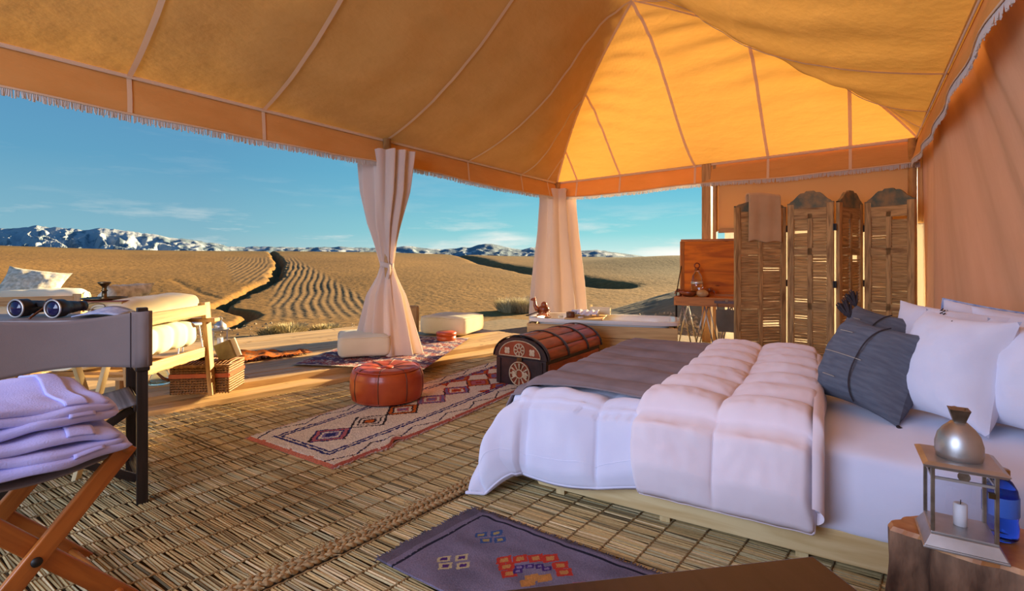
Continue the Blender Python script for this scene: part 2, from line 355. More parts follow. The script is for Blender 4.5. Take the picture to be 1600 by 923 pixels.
M['paper'] = plain('paper', (.72, .54, .24), .8, 0, (.58, .4, .15), 160, .1, stretch=(.1, .1, 4))
M['book_red'] = plain('book_red', (.28, .07, .03), .6)
M['wax'] = plain('wax', (.85, .82, .80), .5)
M['bark'] = plain('bark', (.30, .17, .10), .95, 0, (.07, .035, .02), 16, 1.0, stretch=(1, 1, .35), bdist=.03)
M['stump_top'] = plain('stump_top', (.55, .26, .08), .5, 0, (.36, .13, .035), 18, .2, stretch=(1, 1, 1))
M['camel_wood'] = plain('camel_wood', (.34, .08, .02), .35, 0, (.2, .04, .01), 18, .1)
M['blue_cloth'] = cloth('blue_cloth', (.25, .35, .62), (.62, .66, .78), 40, .2)
M['olive_box'] = plain('olive_box', (.30, .26, .13), .6, 0, (.22, .18, .09), 20, .2)
M['grey_bag'] = cloth('grey_bag', (.27, .225, .17), (.21, .17, .12), 8, .4, .01, trans=.2)
M['gourd'] = plain('gourd', (.62, .40, .19), .4, 0, (.5, .3, .13), 14, .1)
M['painted_red'] = plain('painted_red', (.30, .055, .018), .4, 0, (.2, .035, .012), 12, .2)
M['painted_cream'] = plain('painted_cream', (.66, .52, .33), .6, 0, (.5, .36, .2), 40, .1)
M['chest_dark'] = plain('chest_dark', (.035, .020, .022), .4, 0, (.02, .012, .012), 20, .3)
M['striped'] = plain('striped_cloth', (.32, .31, .32), .9, 0, (.10, .09, .09), 30, .2, stretch=(1, .02, .02))
M['sub_floor'] = plain('sub_floor', (.24, .16, .075), .9, 0, (.15, .10, .045), 12, .3)
M['wall_band'] = cloth('wall_band', (.75, .50, .22), None, 5, .2, .01, 400, .10, (.9, .55, .18))
# ------------------------------------------------------------------ terrain
def np_mesh(name, X, Y, Z, mat, col=None, wrap=False, flip=False):
    nu, nv = X.shape
    me = bpy.data.meshes.new(name); n = nu*nv
    co = np.stack([X, Y, Z], -1).reshape(-1, 3).astype(np.float32)
    i = np.arange(nu-1 if not wrap else nu)[:, None]; j = np.arange(nv-1)[None, :]; i2 = (i+1) % nu
    q = np.stack([i*nv+j, i2*nv+j, i2*nv+j+1, i*nv+j+1], -1).reshape(-1, 4)
    if flip: q = q[:, ::-1]
    me.vertices.add(n); me.vertices.foreach_set('co', co.ravel())
    me.loops.add(q.size); me.loops.foreach_set('vertex_index', q.ravel().astype(np.int32))
    me.polygons.add(len(q)); me.polygons.foreach_set('loop_start', np.arange(0, q.size, 4, dtype=np.int32))
    me.polygons.foreach_set('use_smooth', np.ones(len(q), bool))
    if col is not None:
        at = me.color_attributes.new('Col', 'FLOAT_COLOR', 'POINT')
        c = np.ones((n, 4), np.float32); c[:, :3] = col.reshape(-1, 3); at.data.foreach_set('color', c.ravel())
    me.update(); me.validate(); me.materials.append(mat)
    o = bpy.data.objects.new(name, me); C.objects.link(o); return o
def vnoise(x, y, seed=0):
    xi = np.floor(x).astype(np.int64); yi = np.floor(y).astype(np.int64); xf = x-xi; yf = y-yi
    def h(a, b):
        k = (a*374761393+b*668265263+seed*1442695041) & 0x7fffffff
        k = ((k ^ (k >> 13))*1274126177) & 0x7fffffff
        return ((k ^ (k >> 16)) & 0xffff)/65535.0
    u = xf*xf*(3-2*xf); v = yf*yf*(3-2*yf)
    return (h(xi, yi)*(1-u)+h(xi+1, yi)*u)*(1-v)+(h(xi, yi+1)*(1-u)+h(xi+1, yi+1)*u)*v
def fbm(x, y, o=4, seed=0):
    s = 0; a = .5
    for k in range(o): s = s+a*(vnoise(x*2**k, y*2**k, seed+k)-.5); a *= .5
    return s
def nsm(a, b, x): t = np.clip((x-a)/(b-a), 0, 1); return t*t*(3-2*t)

SKY_PX = [-900, 0, 200, 400, 580, 700, 830, 900, 1000, 1100, 1500, 2200]
SKY_PY = [378, 384, 390, 392.5, 394, 397.5, 400, 400.5, 402, 404, 405, 405]
_rt = np.linspace(0, math.log(420), 700)
def _prof(pts):
    p = np.interp(np.exp(_rt), [a for a, b in pts], [b for a, b in pts]); k = np.exp(-np.linspace(-2, 2, 41)**2); k /= k.sum()
    return np.convolve(np.pad(p, 20, 'edge'), k, 'valid')
_pa = _prof([(0, -.14), (8, -.14), (10, -.2), (13, -.6), (18, -.95), (26, -.75), (36, -.35), (400, -.35)])   # near part
_pb = _prof([(0, 0), (30, 0), (45, .30), (65, .70), (85, .97), (95, 1), (108, .95), (160, -1.5), (400, -6)])  # far hill, times its crest
RC = 95.0
def base_z(X, Y):
    r = np.hypot(X, Y); th = np.arctan2(X, Y); lr = np.log(np.maximum(r, 1.0))
    cth = np.maximum(np.cos(th), .35); px = np.clip(800+800*np.tan(np.clip(th, -1.2, 1.2)), -900, 2200)
    zs = H+(HY-np.interp(px, SKY_PX, SKY_PY))*RC*cth/F+.35
    a = np.interp(lr, _rt, _pa); b = np.interp(lr, _rt, _pb)
    z = a+b*zs
    z = z+.26*fbm(X*.07, Y*.07, 2, 3)*nsm(9, 22, r)+.03*fbm(X*.8, Y*.8, 3, 8)*nsm(7, 12, r)
    # gravel bank on the right
    rg = nsm(.2, 6.5, X)*nsm(-1, 0.5, Y-X*.1)
    z = z+1.35*rg*np.exp(-((Y-13.0)/3.6)**2)+.55*rg*np.exp(-((Y-9.5)/2.2)**2)*nsm(1.5, 4, X)
    # a second low crest half way up on the right
    z = z+1.0*nsm(0, 18, X)*np.exp(-((Y-48-X*.25)/10)**2)
    return z
def ground_at(px, py):
    d = np.linspace(110, 6, 4000); x = (px-800)/F*d; y = HY+(H-base_z(x, d))*F/d
    k = np.argmax(y >= py); return x[k], d[k]
th = np.concatenate([np.linspace(-PI, -1.12, 40, endpoint=False), np.linspace(-1.12, .95, 1000, endpoint=False), np.linspace(.95, PI, 40, endpoint=False)])
r = np.concatenate([[.5, 2, 4], np.exp(np.linspace(math.log(5.2), math.log(115), 440)), np.exp(np.linspace(math.log(120), math.log(420), 14))])
TH, R_ = np.meshgrid(th, r, indexing='ij'); X = R_*np.sin(TH); Y = R_*np.cos(TH); Z = base_z(X, Y)
PXg = np.where(Y > 1, 800+F*X/np.maximum(Y, 1), -5000); PYg = np.where(Y > 1, HY+(H-Z)*F/np.maximum(Y, 1), 5000)
def seg_dist(pts):
    best = np.full(X.shape, 1e9)
    for (ax, ay), (bx, by) in zip(pts[:-1], pts[1:]):
        dx, dy = bx-ax, by-ay; t = np.clip(((X-ax)*dx+(Y-ay)*dy)/(dx*dx+dy*dy), 0, 1)
        best = np.minimum(best, np.hypot(X-ax-t*dx, Y-ay-t*dy))
    return best
gully = [ground_at(*p) for p in [(415, 399), (438, 412), (433, 424), (428, 436), (400, 449), (372, 462), (352, 472), (347, 480), (378, 487), (398, 492), (372, 503), (350, 514)]]
wob = .55*fbm(X*.9, Y*.9, 3, 21)
gd = seg_dist(gully)+wob*np.clip(R_/25, .3, 1.2); gw = np.clip(R_/26, .42, 1.1)
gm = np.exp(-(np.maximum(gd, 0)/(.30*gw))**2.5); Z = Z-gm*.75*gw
gully2 = [ground_at(*p) for p in [(270, 436), (310, 456), (345, 466)]]
gd2 = seg_dist(gully2)+wob*.5; Z = Z-.04*np.exp(-(gd2/.22)**2)
gully3 = [ground_at(*p) for p in [(705, 402), (760, 410), (800, 417), (840, 424), (900, 436), (960, 445)]]
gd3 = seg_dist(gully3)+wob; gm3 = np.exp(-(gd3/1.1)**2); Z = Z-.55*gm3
# ploughed strip
pl = nsm(0, 1, (PXg-(438+(PYg-398)*-.5+np.maximum(0, PYg-440)*.35))/24)*nsm(0, 1, ((455+(PYg-394)*1.75)-PXg)/20)*nsm(394, 399, PYg)*nsm(505, 488, PYg)
pl2 = nsm(0, 1, (PXg-(345+(PYg-405)*.4))/12)*nsm(0, 1, (428-PXg)/10)*nsm(400, 404, PYg)*nsm(446, 436, PYg)*.8
lat = X*.92+Y*.42+1.0*np.sin(Y*.10)+.5*fbm(X*.25, Y*.12, 3, 5)+.03*np.sin(Y*.9)
plm = np.clip(pl+pl2, 0, 1)*(1-gm)
Z = Z+plm*.015*np.clip(R_/30, .6, 1.5)*np.sin(2*PI*lat/.36)
Z = Z+(.035*fbm(X*3, Y*3, 3, 31))*nsm(6, 9, R_)*(1-nsm(20, 50, R_))
n1 = 1.3*fbm(X*.10, Y*.06, 4, 40); n2 = fbm(X*.6, Y*.6, 3, 44)
def c3(a): return np.array(a, dtype=np.float64)[None, None, :]
col = c3((.25, .128, .030))*(1+.5*n1[..., None]+.25*n2[..., None])
def mixc(col, c, m): return col*(1-m[..., None])+c3(c)*m[..., None]*(1+.35*n2[..., None])
col = mixc(col, (.14, .085, .018), nsm(55, 85, R_)*.8*(1-nsm(0, 30, X)*.3))
col = mixc(col, (.19, .112, .045), plm*.8)
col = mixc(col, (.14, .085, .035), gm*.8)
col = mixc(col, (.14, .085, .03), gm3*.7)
col = mixc(col, (.085, .064, .028), nsm(-2, 12, X)*nsm(24, 44, R_)*.8)
grv = nsm(.0, 2.5, X)*nsm(24, 15, R_); col = mixc(col, (.20, .148, .088), grv*.9)
col = mixc(col, (.20, .145, .075), nsm(12, 8.5, R_)*.7*nsm(8, 2, -X-2))
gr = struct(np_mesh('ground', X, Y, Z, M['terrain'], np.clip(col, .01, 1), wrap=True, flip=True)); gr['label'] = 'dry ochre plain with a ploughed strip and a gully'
from mathutils.bvhtree import BVHTree
def ground_z(x, y):
    t = math.atan2(x, y); rr = math.hypot(x, y)
    i = int(np.searchsorted(th, t)) % len(th); j = min(int(np.searchsorted(r, rr)), len(r)-1); return float(Z[i, j])

# ------------------------------------------------------------------ snowy range
pxs = np.linspace(-700, 1120, 620); MP = [(-700, 372), (-400, 366), (-200, 360), (0, 358), (25, 357), (60, 352), (95, 356), (130, 359), (165, 357), (205, 360), (235, 366), (270, 371), (330, 379), (365, 386), (400, 385), (470, 387), (530, 385), (590, 388), (640, 385), (690, 390), (735, 386), (768, 380), (790, 385), (815, 390), (830, 387), (850, 389), (900, 392), (935, 391), (975, 396), (1010, 401), (1120, 404)]
top = np.interp(pxs, [a for a, b in MP], [b for a, b in MP]); top = top+2.2*fbm(pxs*.09, pxs*0, 5, 2)*np.clip((406-top)/12, .3, 2.2)
v = np.linspace(0, 1, 46); PX, V = np.meshgrid(pxs, v, indexing='ij'); DD = 2300+900*V
ridge = np.interp(PX, pxs, top); hz = (HY-ridge)/F*3200
prof = np.clip(V, 0, 1)**.75
nz = 1-2*np.abs(fbm(PX*.035, V*4.2, 5, 12))*1.9
ZZ = -30+(hz+31.1)*prof*(nz*(1-V)+V)+0
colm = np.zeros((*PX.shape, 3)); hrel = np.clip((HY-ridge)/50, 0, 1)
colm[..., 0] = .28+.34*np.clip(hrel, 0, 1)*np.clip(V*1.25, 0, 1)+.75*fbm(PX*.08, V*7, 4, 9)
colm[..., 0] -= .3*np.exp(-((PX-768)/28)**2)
mt = struct(np_mesh('mountain_range', (PX-800)/F*DD, DD, ZZ, M['mount'], np.clip(colm, 0, 1))); mt['label'] = 'snow-capped mountain range tinted haze-blue along the horizon'

# ------------------------------------------------------------------ tent geometry (plan frame at the far corner)
E = 2.35
C1 = D(870, 287, 1.25*F/118); C2 = D(1437, 217, 1.25*F/188); LB = (C2-C1).length; vB = (C2-C1)/LB
cA = D(0, 62, 1.25*F/343); cW = D(1510, 0, 1.25*F/405)
uA = (((cA-C1).normalized()+(cW-C2).normalized())/2).normalized(); uA = (cA-C1).normalized()*.6+(cW-C2).normalized()*.4; uA.normalize()
LA = 9.4
def T(a, b, z): p = C1+uA*a+vB*b; return Vector((p.x, p.y, z))
def gp(d): return .20*d+.155*d*d
def gh(d): return 1.42*(1-math.exp(-d/1.28))*1.06 if d < 3 else 1.4
def roof_z(d, hd, wd):
    e = math.exp(-(hd/wd)**2); return E+gp(d)*(1-e)+gh(d)*e
HB = LB/2
canopy = struct(MB().add([T(0, 0, E+4)]*3, [(0, 1, 2)]).build('ceiling', M['canvas_roof'])) if False else None
cl = bpy.data.objects.new('ceiling', None); C.objects.link(cl); cl['kind'] = 'structure'; cl['label'] = 'orange canvas tent roof with pale seam tapes'
def slope(kind):
    Ln = LA if kind in 'AW' else LB
    wd = .62 if kind in 'AW' else 1.5
    def fn(u, f):
        s = u*Ln; mxd = min(s, HB, Ln-s); d = f*mxd
        hd = max(0, min(s, Ln-s)-d)
        if kind in 'AW': hd = min(hd, 9)
        z = roof_z(d, hd, wd)
        z += .012*math.sin(s*9+2*d)*math.sin(PI*min(1, d/ max(mxd, .01)))*(1 if kind == 'W' else .5)
        # puckers running out from the gathered hip
        rp = math.exp(-(hd/.9)**2); z += (.016*rp*math.sin(d*24+s*4)+.010*fnoise(d*5, s*1.5, 3))*sstep(.15, .9, d)*sstep(0, .25, mxd-d)
        if kind == 'A': return T(s, d, z)
        if kind == 'W': return T(s, LB-d, z)
        if kind == 'B': return T(d, s, z)
        return T(LA-d, s, z)
    return fn
SL = {k: slope(k) for k in 'ABWE'}
for k in 'ABW':
    o = MB().grid(SL[k], 190 if k in 'AW' else 110, 46, flip=(k in 'A')).build('roof_panel', M['canvas_roof'], cl, smooth=True)
def seam(k, s, Ln, f0=0, f1=1, wd=.034):
    n = 26; fn = SL[k]; dv = uA if k in 'AW' else vB
    def g(u, v):
        p = fn(s/Ln, f0+(f1-f0)*u); return p+dv*((v-.5)*wd)+Vector((0, 0, -.012))
    MB().grid(g, n, 1).build('seam_tape', M['tape'], cl, smooth=True)
for s in (.35, 1.12, 2.35, 3.72, 5.05, 6.0, 7.4): seam('A', s, LA)
for s in (.42, 1.2, 2.34, 3.25, 4.1): seam('B', s, LB)
for s in (.55, 1.25, 2.3, 3.6, 5.0): seam('W', s, LA)
def hipline(c, sa, sb):
    def g(u, v):
        d = u*HB*.995; a = d if sa > 0 else LA-d; b = d if sb > 0 else LB-d; p = T(a, b, E+gh(d)-.014); q = (uA*sa-vB*sb).normalized(); return p+q*((v-.5)*.03)
    MB().grid(g, 30, 1).build('seam_tape', M['tape'], cl, smooth=True)
hipline(0, 1, 1); hipline(0, 1, -1)
def eave(P0, P1, n, inn):
    """tape along the eave, valance with sag, fringe under it"""
    P0 = Vector(P0); P1 = Vector(P1); dv = (P1-P0); ln = dv.length; dv.normalize(); inn = Vector(inn)
    def low(u): s = u*ln; return .25+.018*math.sin(u*PI*n)**2+.010*fnoise(s*1.3, ln)
    def vf(u, v):
        p = P0.lerp(P1, u); wv = .02*fnoise(u*ln*1.7, v*1.2, 4)+.012*math.sin(u*ln*7)*v
        return p+Vector((0, 0, -v*low(u)))+inn*(.015+wv*v+.04*v)
    MB().grid(vf, int(ln*14), 8).build('valance', M['canvas_roof'], cl, smooth=True, solid=.006)
    MB().grid(lambda u, v: P0.lerp(P1, u)+inn*.035+Vector((0, 0, .016-.034*v)), int(ln*6), 1).build('seam_tape', M['tape'], cl, smooth=True, solid=.004)
    mb = MB(); k = 0
    m = int(ln/.0085)
    for i in range(m):
        u = (i+.5)/m; p = vf(u, .985); t = Vector((random.uniform(-.006, .006), random.uniform(-.006, .006), 0)); L_ = .046+random.uniform(-.008, .010)
        if random.random() < .03: continue
        a = p-dv*.0045; b = p+dv*.0045; q = inn*.004
        mb.add([a, b, p+q, a+t+Vector((0, 0, -L_)), b+t+Vector((0, 0, -L_)), p+q+t+Vector((0, 0, -L_))], [(0, 1, 4, 3), (1, 2, 5, 4), (2, 0, 3, 5)])
    mb.build('fringe', M['fringe'], cl, kind='stuff')
    mb = MB().grid(lambda u, v: vf(u, .955+.05*v)+inn*.008, int(ln*8), 1); mb.build('braid_trim', M['tape'], cl, smooth=True, solid=.004)
    return vf
vA = eave(T(0, 0, E), T(LA, 0, E), 2.6, vB); vBf = eave(T(0, 0, E), T(0, LB, E), 2, uA); vW = eave(T(0, LB, E), T(LA, LB, E), 2.6, -vB)
for P0, P1, inn, fr, ss, Ln in ((T(0, 0, E), T(LA, 0, E), vB, vA, (.35, 1.12, 2.35, 3.72, 5.05, 6.0, 7.4), LA), (T(0, 0, E), T(0, LB, E), uA, vBf, (.42, 1.2, 2.34, 3.25, 4.1), LB)):
    dv = (P1-P0).normalized()
    for s in ss:
        MB().grid(lambda u, v: fr(s/Ln, u*.95)+inn*.010+dv*((v-.5)*.03), 6, 1).build('seam_tape', M['tape'], cl, smooth=True)

# ------------------------------------------------------------------ fabric walls
def wallmesh(name, f, nu, nv, mat, parent=None): return MB().grid(f, nu, nv).build(name, mat, parent, smooth=True, solid=.005)
def fr_(u, v):
    s = -.04+u*(LA-.1); A = .035*(.5+v*.5)
    fold = A*math.sin(s*11+1.2*math.sin(s*2.3)+.5*v)+.05*math.sin(s*3.1+1.6*v)*(1-v*.3)
    return T(s, LB+.03+fold*.55+.78*v*sstep(.3, 3.4, s), 2.30-2.30*v)
wr = struct(wallmesh('wall_right', fr_, 330, 24, M['canvas_wall'])); wr['label'] = 'gathered peach canvas tent wall behind the bed head'
S0 = 2.62
def fb_(u, v):
    s = S0+u*(LB+.04-S0); return T(-.03+.012*math.sin(s*9), s, 2.32-(2.32-1.47)*v)
wb = bpy.data.objects.new('wall_back', None); C.objects.link(wb); wb['kind'] = 'structure'; wb['label'] = 'canvas back wall with a pale sheer lower panel behind the folding screen'
wallmesh('upper_panel', fb_, 60, 8, M['wall_band'], wb)
wallmesh('sheer_panel', lambda u, v: T(-.03+.02*math.sin(u*40), S0+.10+u*(LB-S0-.06), 1.475-1.47*v), 80, 8, M['sheer'], wb)
MB().bar(T(-.02, S0+.02, 1.47), T(-.02, LB-.05, 1.47), .03, .05).build('rail', M['sofa_wood'], wb, bevel=.004)
def pole(name, p, label, z1=2.36, rr=.045, mat='sofa_wood'):
    o = MB().lathe([(rr, 0), (rr, z1*.5), (rr*.92, z1)], (0, 0, 0), 14).build(name, M[mat], smooth=True); o.location = p
    tag(o, label, 'pole'); o['kind'] = 'structure'; return o
pole('tent_pole', T(.05, .05, 0), 'wooden tent pole inside the curtain at the far corner')
pole('tent_pole', T(3.72, .06, .0), 'wooden tent pole inside the tied curtain by the leather pouffe')
bp = MB().box((0, 0, 1.18), (.12, .10, 2.36), math.atan2(vB.y, vB.x)).box((.10*vB.x, .10*vB.y, 1.18), (.045, .06, 2.36), math.atan2(vB.y, vB.x)).build('tent_post', M['sofa_wood'], bevel=.005)
bp.location = T(.0, 2.50, 0); tag(bp, 'square wooden tent post beside the folding screen', 'post'); bp['kind'] = 'structure'
tp = MB().lathe([(.04, 0), (.04, 2.36)], n=12).build('tent_pole', M['sofa_wood'], smooth=True); tp.location = T(.03, LB-.06, 0); tag(tp, 'tent pole in the back corner beside the rightmost shutter panel', 'pole'); tp['kind'] = 'structure'

# ------------------------------------------------------------------ curtains
def curtain(loc, prof, label, seed, k=9, tie=None, sx=1, sy=.55, rz=0, wrap=.94):
    t = thing('curtain', label, 'curtain', loc, rz, None)
    zs = [a for a, b, c, d in prof]; 
    def fn(u, v):
        z = zs[0]+(zs[-1]-zs[0])*v
        Rr = np.interp(z, zs, [b for a, b, c, d in prof]); am = np.interp(z, zs, [c for a, b, c, d in prof]); xo = np.interp(z, zs, [d for a, b, c, d in prof])
        a = 2*PI*u
        f = 1+am*(math.sin(k*a+seed+.8*math.sin(z*1.7+seed))*.65+.35*math.sin((k+4)*a+seed*2+z*1.3))
        rr = Rr*f
        return Vector((xo+rr*math.cos(a)*sx, rr*math.sin(a)*sy, z))
    MB().grid(fn, 200, 70, closed=True, flip=True).build('drape', M['curtain'], t, smooth=True)
    if tie:
        z, rr = tie; mb = MB()
        mb.grid(lambda u, v: Vector((rr*1.06*math.cos(2*PI*u)*sx, rr*1.25*math.sin(2*PI*u)*sy, z+(v-.5)*.05+.01*math.sin(4*PI*u))), 40, 3, closed=True)
        mb.tube([(rr*.5, -rr*.8, z), (rr*.6, -rr*1.0, z-.06), (rr*.45, -rr*.95, z-.14)], [.012, .014, .006], 8)
        mb.build('tie_band', M['curtain'], t, smooth=True, solid=.006)
    return t
cp = T(3.72, .06, .10)
def zat(py, d): return H-(py-HY)*d/F-.10
d1 = cp.y
curtain(cp, [(0.01, .30, .30, .0), (zat(520, d1), .245, .34, .0), (zat(460, d1), .165, .34, -.01), (zat(430, d1), .088, .25, .0), (zat(415, d1), .062, .26, .0), (zat(395, d1), .090, .25, -.01), (zat(350, d1), .150, .36, -.03), (zat(300, d1), .205, .36, -.02), (2.13, .235, .34, -.01)],
        'pink-white drape tied at the waist on the tent pole behind the leather pouffe', 1.3, 10, (zat(414, d1), .066))
cq = T(.06, .06, .02); d2 = cq.y
curtain(cq, [(0.0, .42, .26, 0), (.75, .35, .30, 0), (1.4, .29, .33, 0), (2.0, .25, .33, 0), (2.22, .26, .28, 0)], 'pink-white drape hanging loose at the far tent corner behind the bathtub', 4.1, 8, None, 1, .6)

# ------------------------------------------------------------------ floor, mats
fa = G(400, 923); fb2 = G(800, 730); aD = (fb2-fa).normalized(); rD = Vector((.835, -.55, 0)).normalized()
fl = MB(); fl.box((0.6, 1.9, -.06), (11, 11, .1), math.atan2(aD.y, aD.x)); flo = struct(fl.build('floor', M['sub_floor'])); flo['label'] = 'earth-brown tent floor under the reed mats'
DE0 = G(225, 655); DE1 = G(775, 556); dD = (DE1-DE0).normalized(); dN = Vector((-dD.y, dD.x, 0))   # deck edge and its outward normal
MP_ = 0.143
def wav(x, y): return .006*fnoise(x*1.3, y*1.3, 2)+.0
def reedmat(name, label, sgn, nrow, s0, s1, j0=.06, seed=1):
    rnd = random.Random(seed); t = thing(name, label, 'mat', (0, 0, 0)); reeds = MB(); cords = MB()
    base = [(.48, .35, .15), (.54, .40, .18), (.42, .30, .12), (.60, .46, .24), (.34, .24, .10), (.44, .38, .20), (.50, .34, .135)]
    def ok(p, m=0.0):
        if p.y < .85: return False
        px = 800+F*p.x/p.y
        if px < -260 or px > 1800: return False
        if (p-DE0).dot(dN) > -.03+m: return False
        if p.y > 6.6: return False
        return True
    jitter = [rnd.uniform(-.02, .02) for _ in range(nrow+1)]
    def bline(j, s):  # cord line j at station s along aD
        off = (j0+j*MP_)*sgn; bow = .020*math.sin(s*1.1+j*.35)+.010*fnoise(s*1.7, j*.4, seed)
        p = fa+aD*s+rD*(off+bow); return Vector((p.x, p.y, .012+wav(p.x, p.y)))
    lanes = [rnd.uniform(.0085, .0125) for _ in range(2000)]
    for j in range(nrow):
        s = s0; k_ = -1
        tint = rnd.uniform(.95, 1.05)
        while s < s1:
            k_ += 1; wd = lanes[k_]; mid = bline(j+.5, s); cr_ = random.Random(k_*977+(j+k_*5)//3*31+seed)
            if ok(mid):
                a = bline(j, s+rnd.uniform(-.004, .004)); b = bline(j+1, s+rnd.uniform(-.006, .006)); e = (b-a)*rnd.uniform(-.01, .08); a = a-e*.5; b = b+e*.6
                z = rnd.uniform(0, .0022); nn = aD*(wd*.46); c = base[cr_.randrange(len(base))]; q = tint*cr_.uniform(.75, 1.15)*rnd.uniform(.93, 1.06)
                if cr_.random() < .07: q *= .4
                cc = (c[0]*q, c[1]*q, c[2]*q); h = Vector((0, 0, .0022+z)); lo = Vector((0, 0, -.0008))
                reeds.add([a-nn+lo, a+h, a+nn+lo, b-nn+lo, b+h, b+nn+lo], [(0, 1, 4, 3), (1, 2, 5, 4)], None, 0, cc)
            s += wd
    for j in range(nrow+1):
        run = []; s = s0
        while s < s1:
            p = bline(j, s); good = ok(p, .05)
            if good: run.append(p+Vector((0, 0, .0035+.002*math.sin(s*260))))
            if (not good or s+.02 >= s1) and len(run) > 3: cords.tube(run, .0036, 5); run = []
            elif not good: run = []
            s += .014
    reeds.build('reed_field', M['reed'], t, kind='stuff'); cords.build('binding_cord', M['cord'], t, kind='stuff')
    return t
m1 = reedmat('reed_mat', 'woven reed mat under the diamond rug, running out to the deck edge', -1, 23, -1.2, 6.4, .055, 3)
m2 = reedmat('reed_mat', 'woven reed mat under the bed and the purple kilim', 1, 22, -1.0, 4.4, .045, 5)
def plait(t, off, s0, s1, wd, seed):
    mb = MB(); rnd = random.Random(seed)
    for k in (-1, 0, 1):
        path = []; s = s0
        while s < s1:
            ph = s*2*PI/.085+k*2*PI/3
            p = fa+aD*s+rD*(off+wd*math.sin(ph)+.016*math.sin(s*2.1)+.008*fnoise(s*2, seed)); path.append((p.x, p.y, .026+.006*math.sin(2*ph)+wav(p.x, p.y))); s += .0085
        mb.tube(path, .0085, 6)
    for i in range(420):
        s = rnd.uniform(s0, s1); p = fa+aD*s+rD*(off+rnd.uniform(-.03, .03)); a = rnd.uniform(0, 6.3); l = rnd.uniform(.015, .04)
        mb.bar((p.x, p.y, .028), (p.x+l*math.cos(a), p.y+l*math.sin(a), .03+rnd.uniform(0, .012)), .002, .002)
    mb.build('plaited_edge', M['braid'], t, smooth=True, kind='stuff')
plait(m1, -.022, -.5, 2.6, .013, 3); plait(m2, .022, -.5, 2.6, .011, 8)

# ------------------------------------------------------------------ deck beyond the open side
deck = bpy.data.objects.new('deck', None); C.objects.link(deck); deck['kind'] = 'structure'; deck['label'] = 'weathered plank deck outside the open side of the tent'
def DP(s, n, z): p = DE0+dD*s+dN*n; return Vector((p.x, p.y, z))
MB().bar(DP(-2.6, .10, .025), DP(3.9, .10, .025), .20, .05).build('step_board', M['deck'], deck, bevel=.006)
MB().bar(DP(-2.6, .215, .05), DP(3.9, .215, .05), .03, .10).build('riser', M['deck'], deck, bevel=.004)
n = .235; i = 0
while n < 2.75:
    wd = random.uniform(.135, .15)
    s = -2.8+random.uniform(-1.5, 0)
    end = 4.25-.05*n
    while s < end:
        e = min(end, s+random.uniform(2.4, 3.6))
        if e > -2.2: MB().bar(DP(max(s, -2.8), n+wd/2, .085+random.uniform(-.003, .003)), DP(e-.004, n+wd/2, .085+random.uniform(-.003, .003)), wd-.007, .03).build('plank', M['deck'], deck, bevel=.003, seg=1)
        s = e
    n += wd
MB().bar(DP(4.25, .22, .035), DP(4.12, 2.7, .035), .03, .11).build('fascia', M['deck'], deck, bevel=.004)
MB().bar(DP(-2.8, 2.75, .03), DP(4.1, 2.75, .03), .03, .10).build('fascia', M['deck'], deck, bevel=.004)
MB().bar(DP(-2.8, 1.4, .0), DP(4.1, 1.4, .0), 2.4, .06).build('joist_bed', M['sub_floor'], deck)
# ------------------------------------------------------------------ bed
l1 = G(866, 779); l2 = G(1146, 855); e1 = (l2-l1); e1.z = 0; e1.normalize(); e2 = Vector((-e1.y, e1.x, 0))
BO = l1-e1*.06; BRZ = math.atan2(e1.y, e1.x); BW, BLn = 1.56, 2.02
def BP(a, b, z): return Vector((a, b, z))
bed = thing('bed', 'low pine platform bed standing on the reed mat', 'bed', BO, BRZ)
def sideboard(y):
    mb = MB(); z0, z1 = .048, .158
    for yy in (y,): 
        vs = [(-.02, yy, z0), (-.09, yy, z1), (BLn, yy, z1), (BLn, yy, z0)]; vv = [Vector(v) for v in vs]; w_ = [v+Vector((0, .03, 0)) for v in vv]
        P_ = vv+w_; fs = [(0, 3, 2, 1), (4, 5, 6, 7), (0, 1, 5, 4), (1, 2, 6, 5), (2, 3, 7, 6), (3, 0, 4, 7)]
        mb.add(P_, fs, [[(P_[i].x, P_[i].z) for i in f] for f in fs])
    return mb
sideboard(0).build('side_board', M['pine'], bed, bevel=.003); sideboard(BW-.03).build('side_board', M['pine'], bed, bevel=.003)
MB().box((.0, BW/2, .103), (.03, BW-.06, .105)).build('foot_board', M['pine'], bed, bevel=.003)
MB().box((BLn-.02, BW/2, .103), (.03, BW-.06, .105)).build('head_board', M['pine'], bed, bevel=.003)
for a in (.075, .555, 1.05, 1.6):
    for b in (.045, BW-.045): MB().box((a, b, .031), (.042, .03, .06)).build('leg', M['pine'], bed, bevel=.002)
for k in range(9): MB().box((.12+k*.22, BW/2, .150), (.09, BW-.08, .014)).build('slat', M['pine'], bed)
def rbox(c, s, r, n=6):
    """rounded box as bevelled mesh via superellipsoid-ish grid"""
    mb = MB(); mb.box(c, s); return mb
mat_ = thing('mattress', 'mattress in a white fitted sheet lying on the pine bed', 'mattress', BO, BRZ)
def mfn(u, v):   # closed ring section around the length
    a = 2*PI*u; ex = .32
    cx, cz = math.cos(a), math.sin(a)
    y = BW/2+(BW/2+.010)*math.copysign(abs(cx)**.13, cx); z = .290+.152*math.copysign(abs(cz)**.16, cz)
    sv = (v-.5)*2; x = BLn/2-.02+(BLn/2+.01)*math.copysign(abs(sv)**1.0, sv)
    k = 1-max(0, (abs(sv)-.97)/.03)**2*.06
    y = BW/2+(y-BW/2)*k; z = .290+(z-.290)*k
    wr_ = .006*fnoise(x*7, y*5+z*9, 1)+.004*fnoise(x*16, z*5, 5)
    return Vector((x, y+wr_, z+wr_))
mb = MB().grid(mfn, 72, 70, closed=True, flip=False)
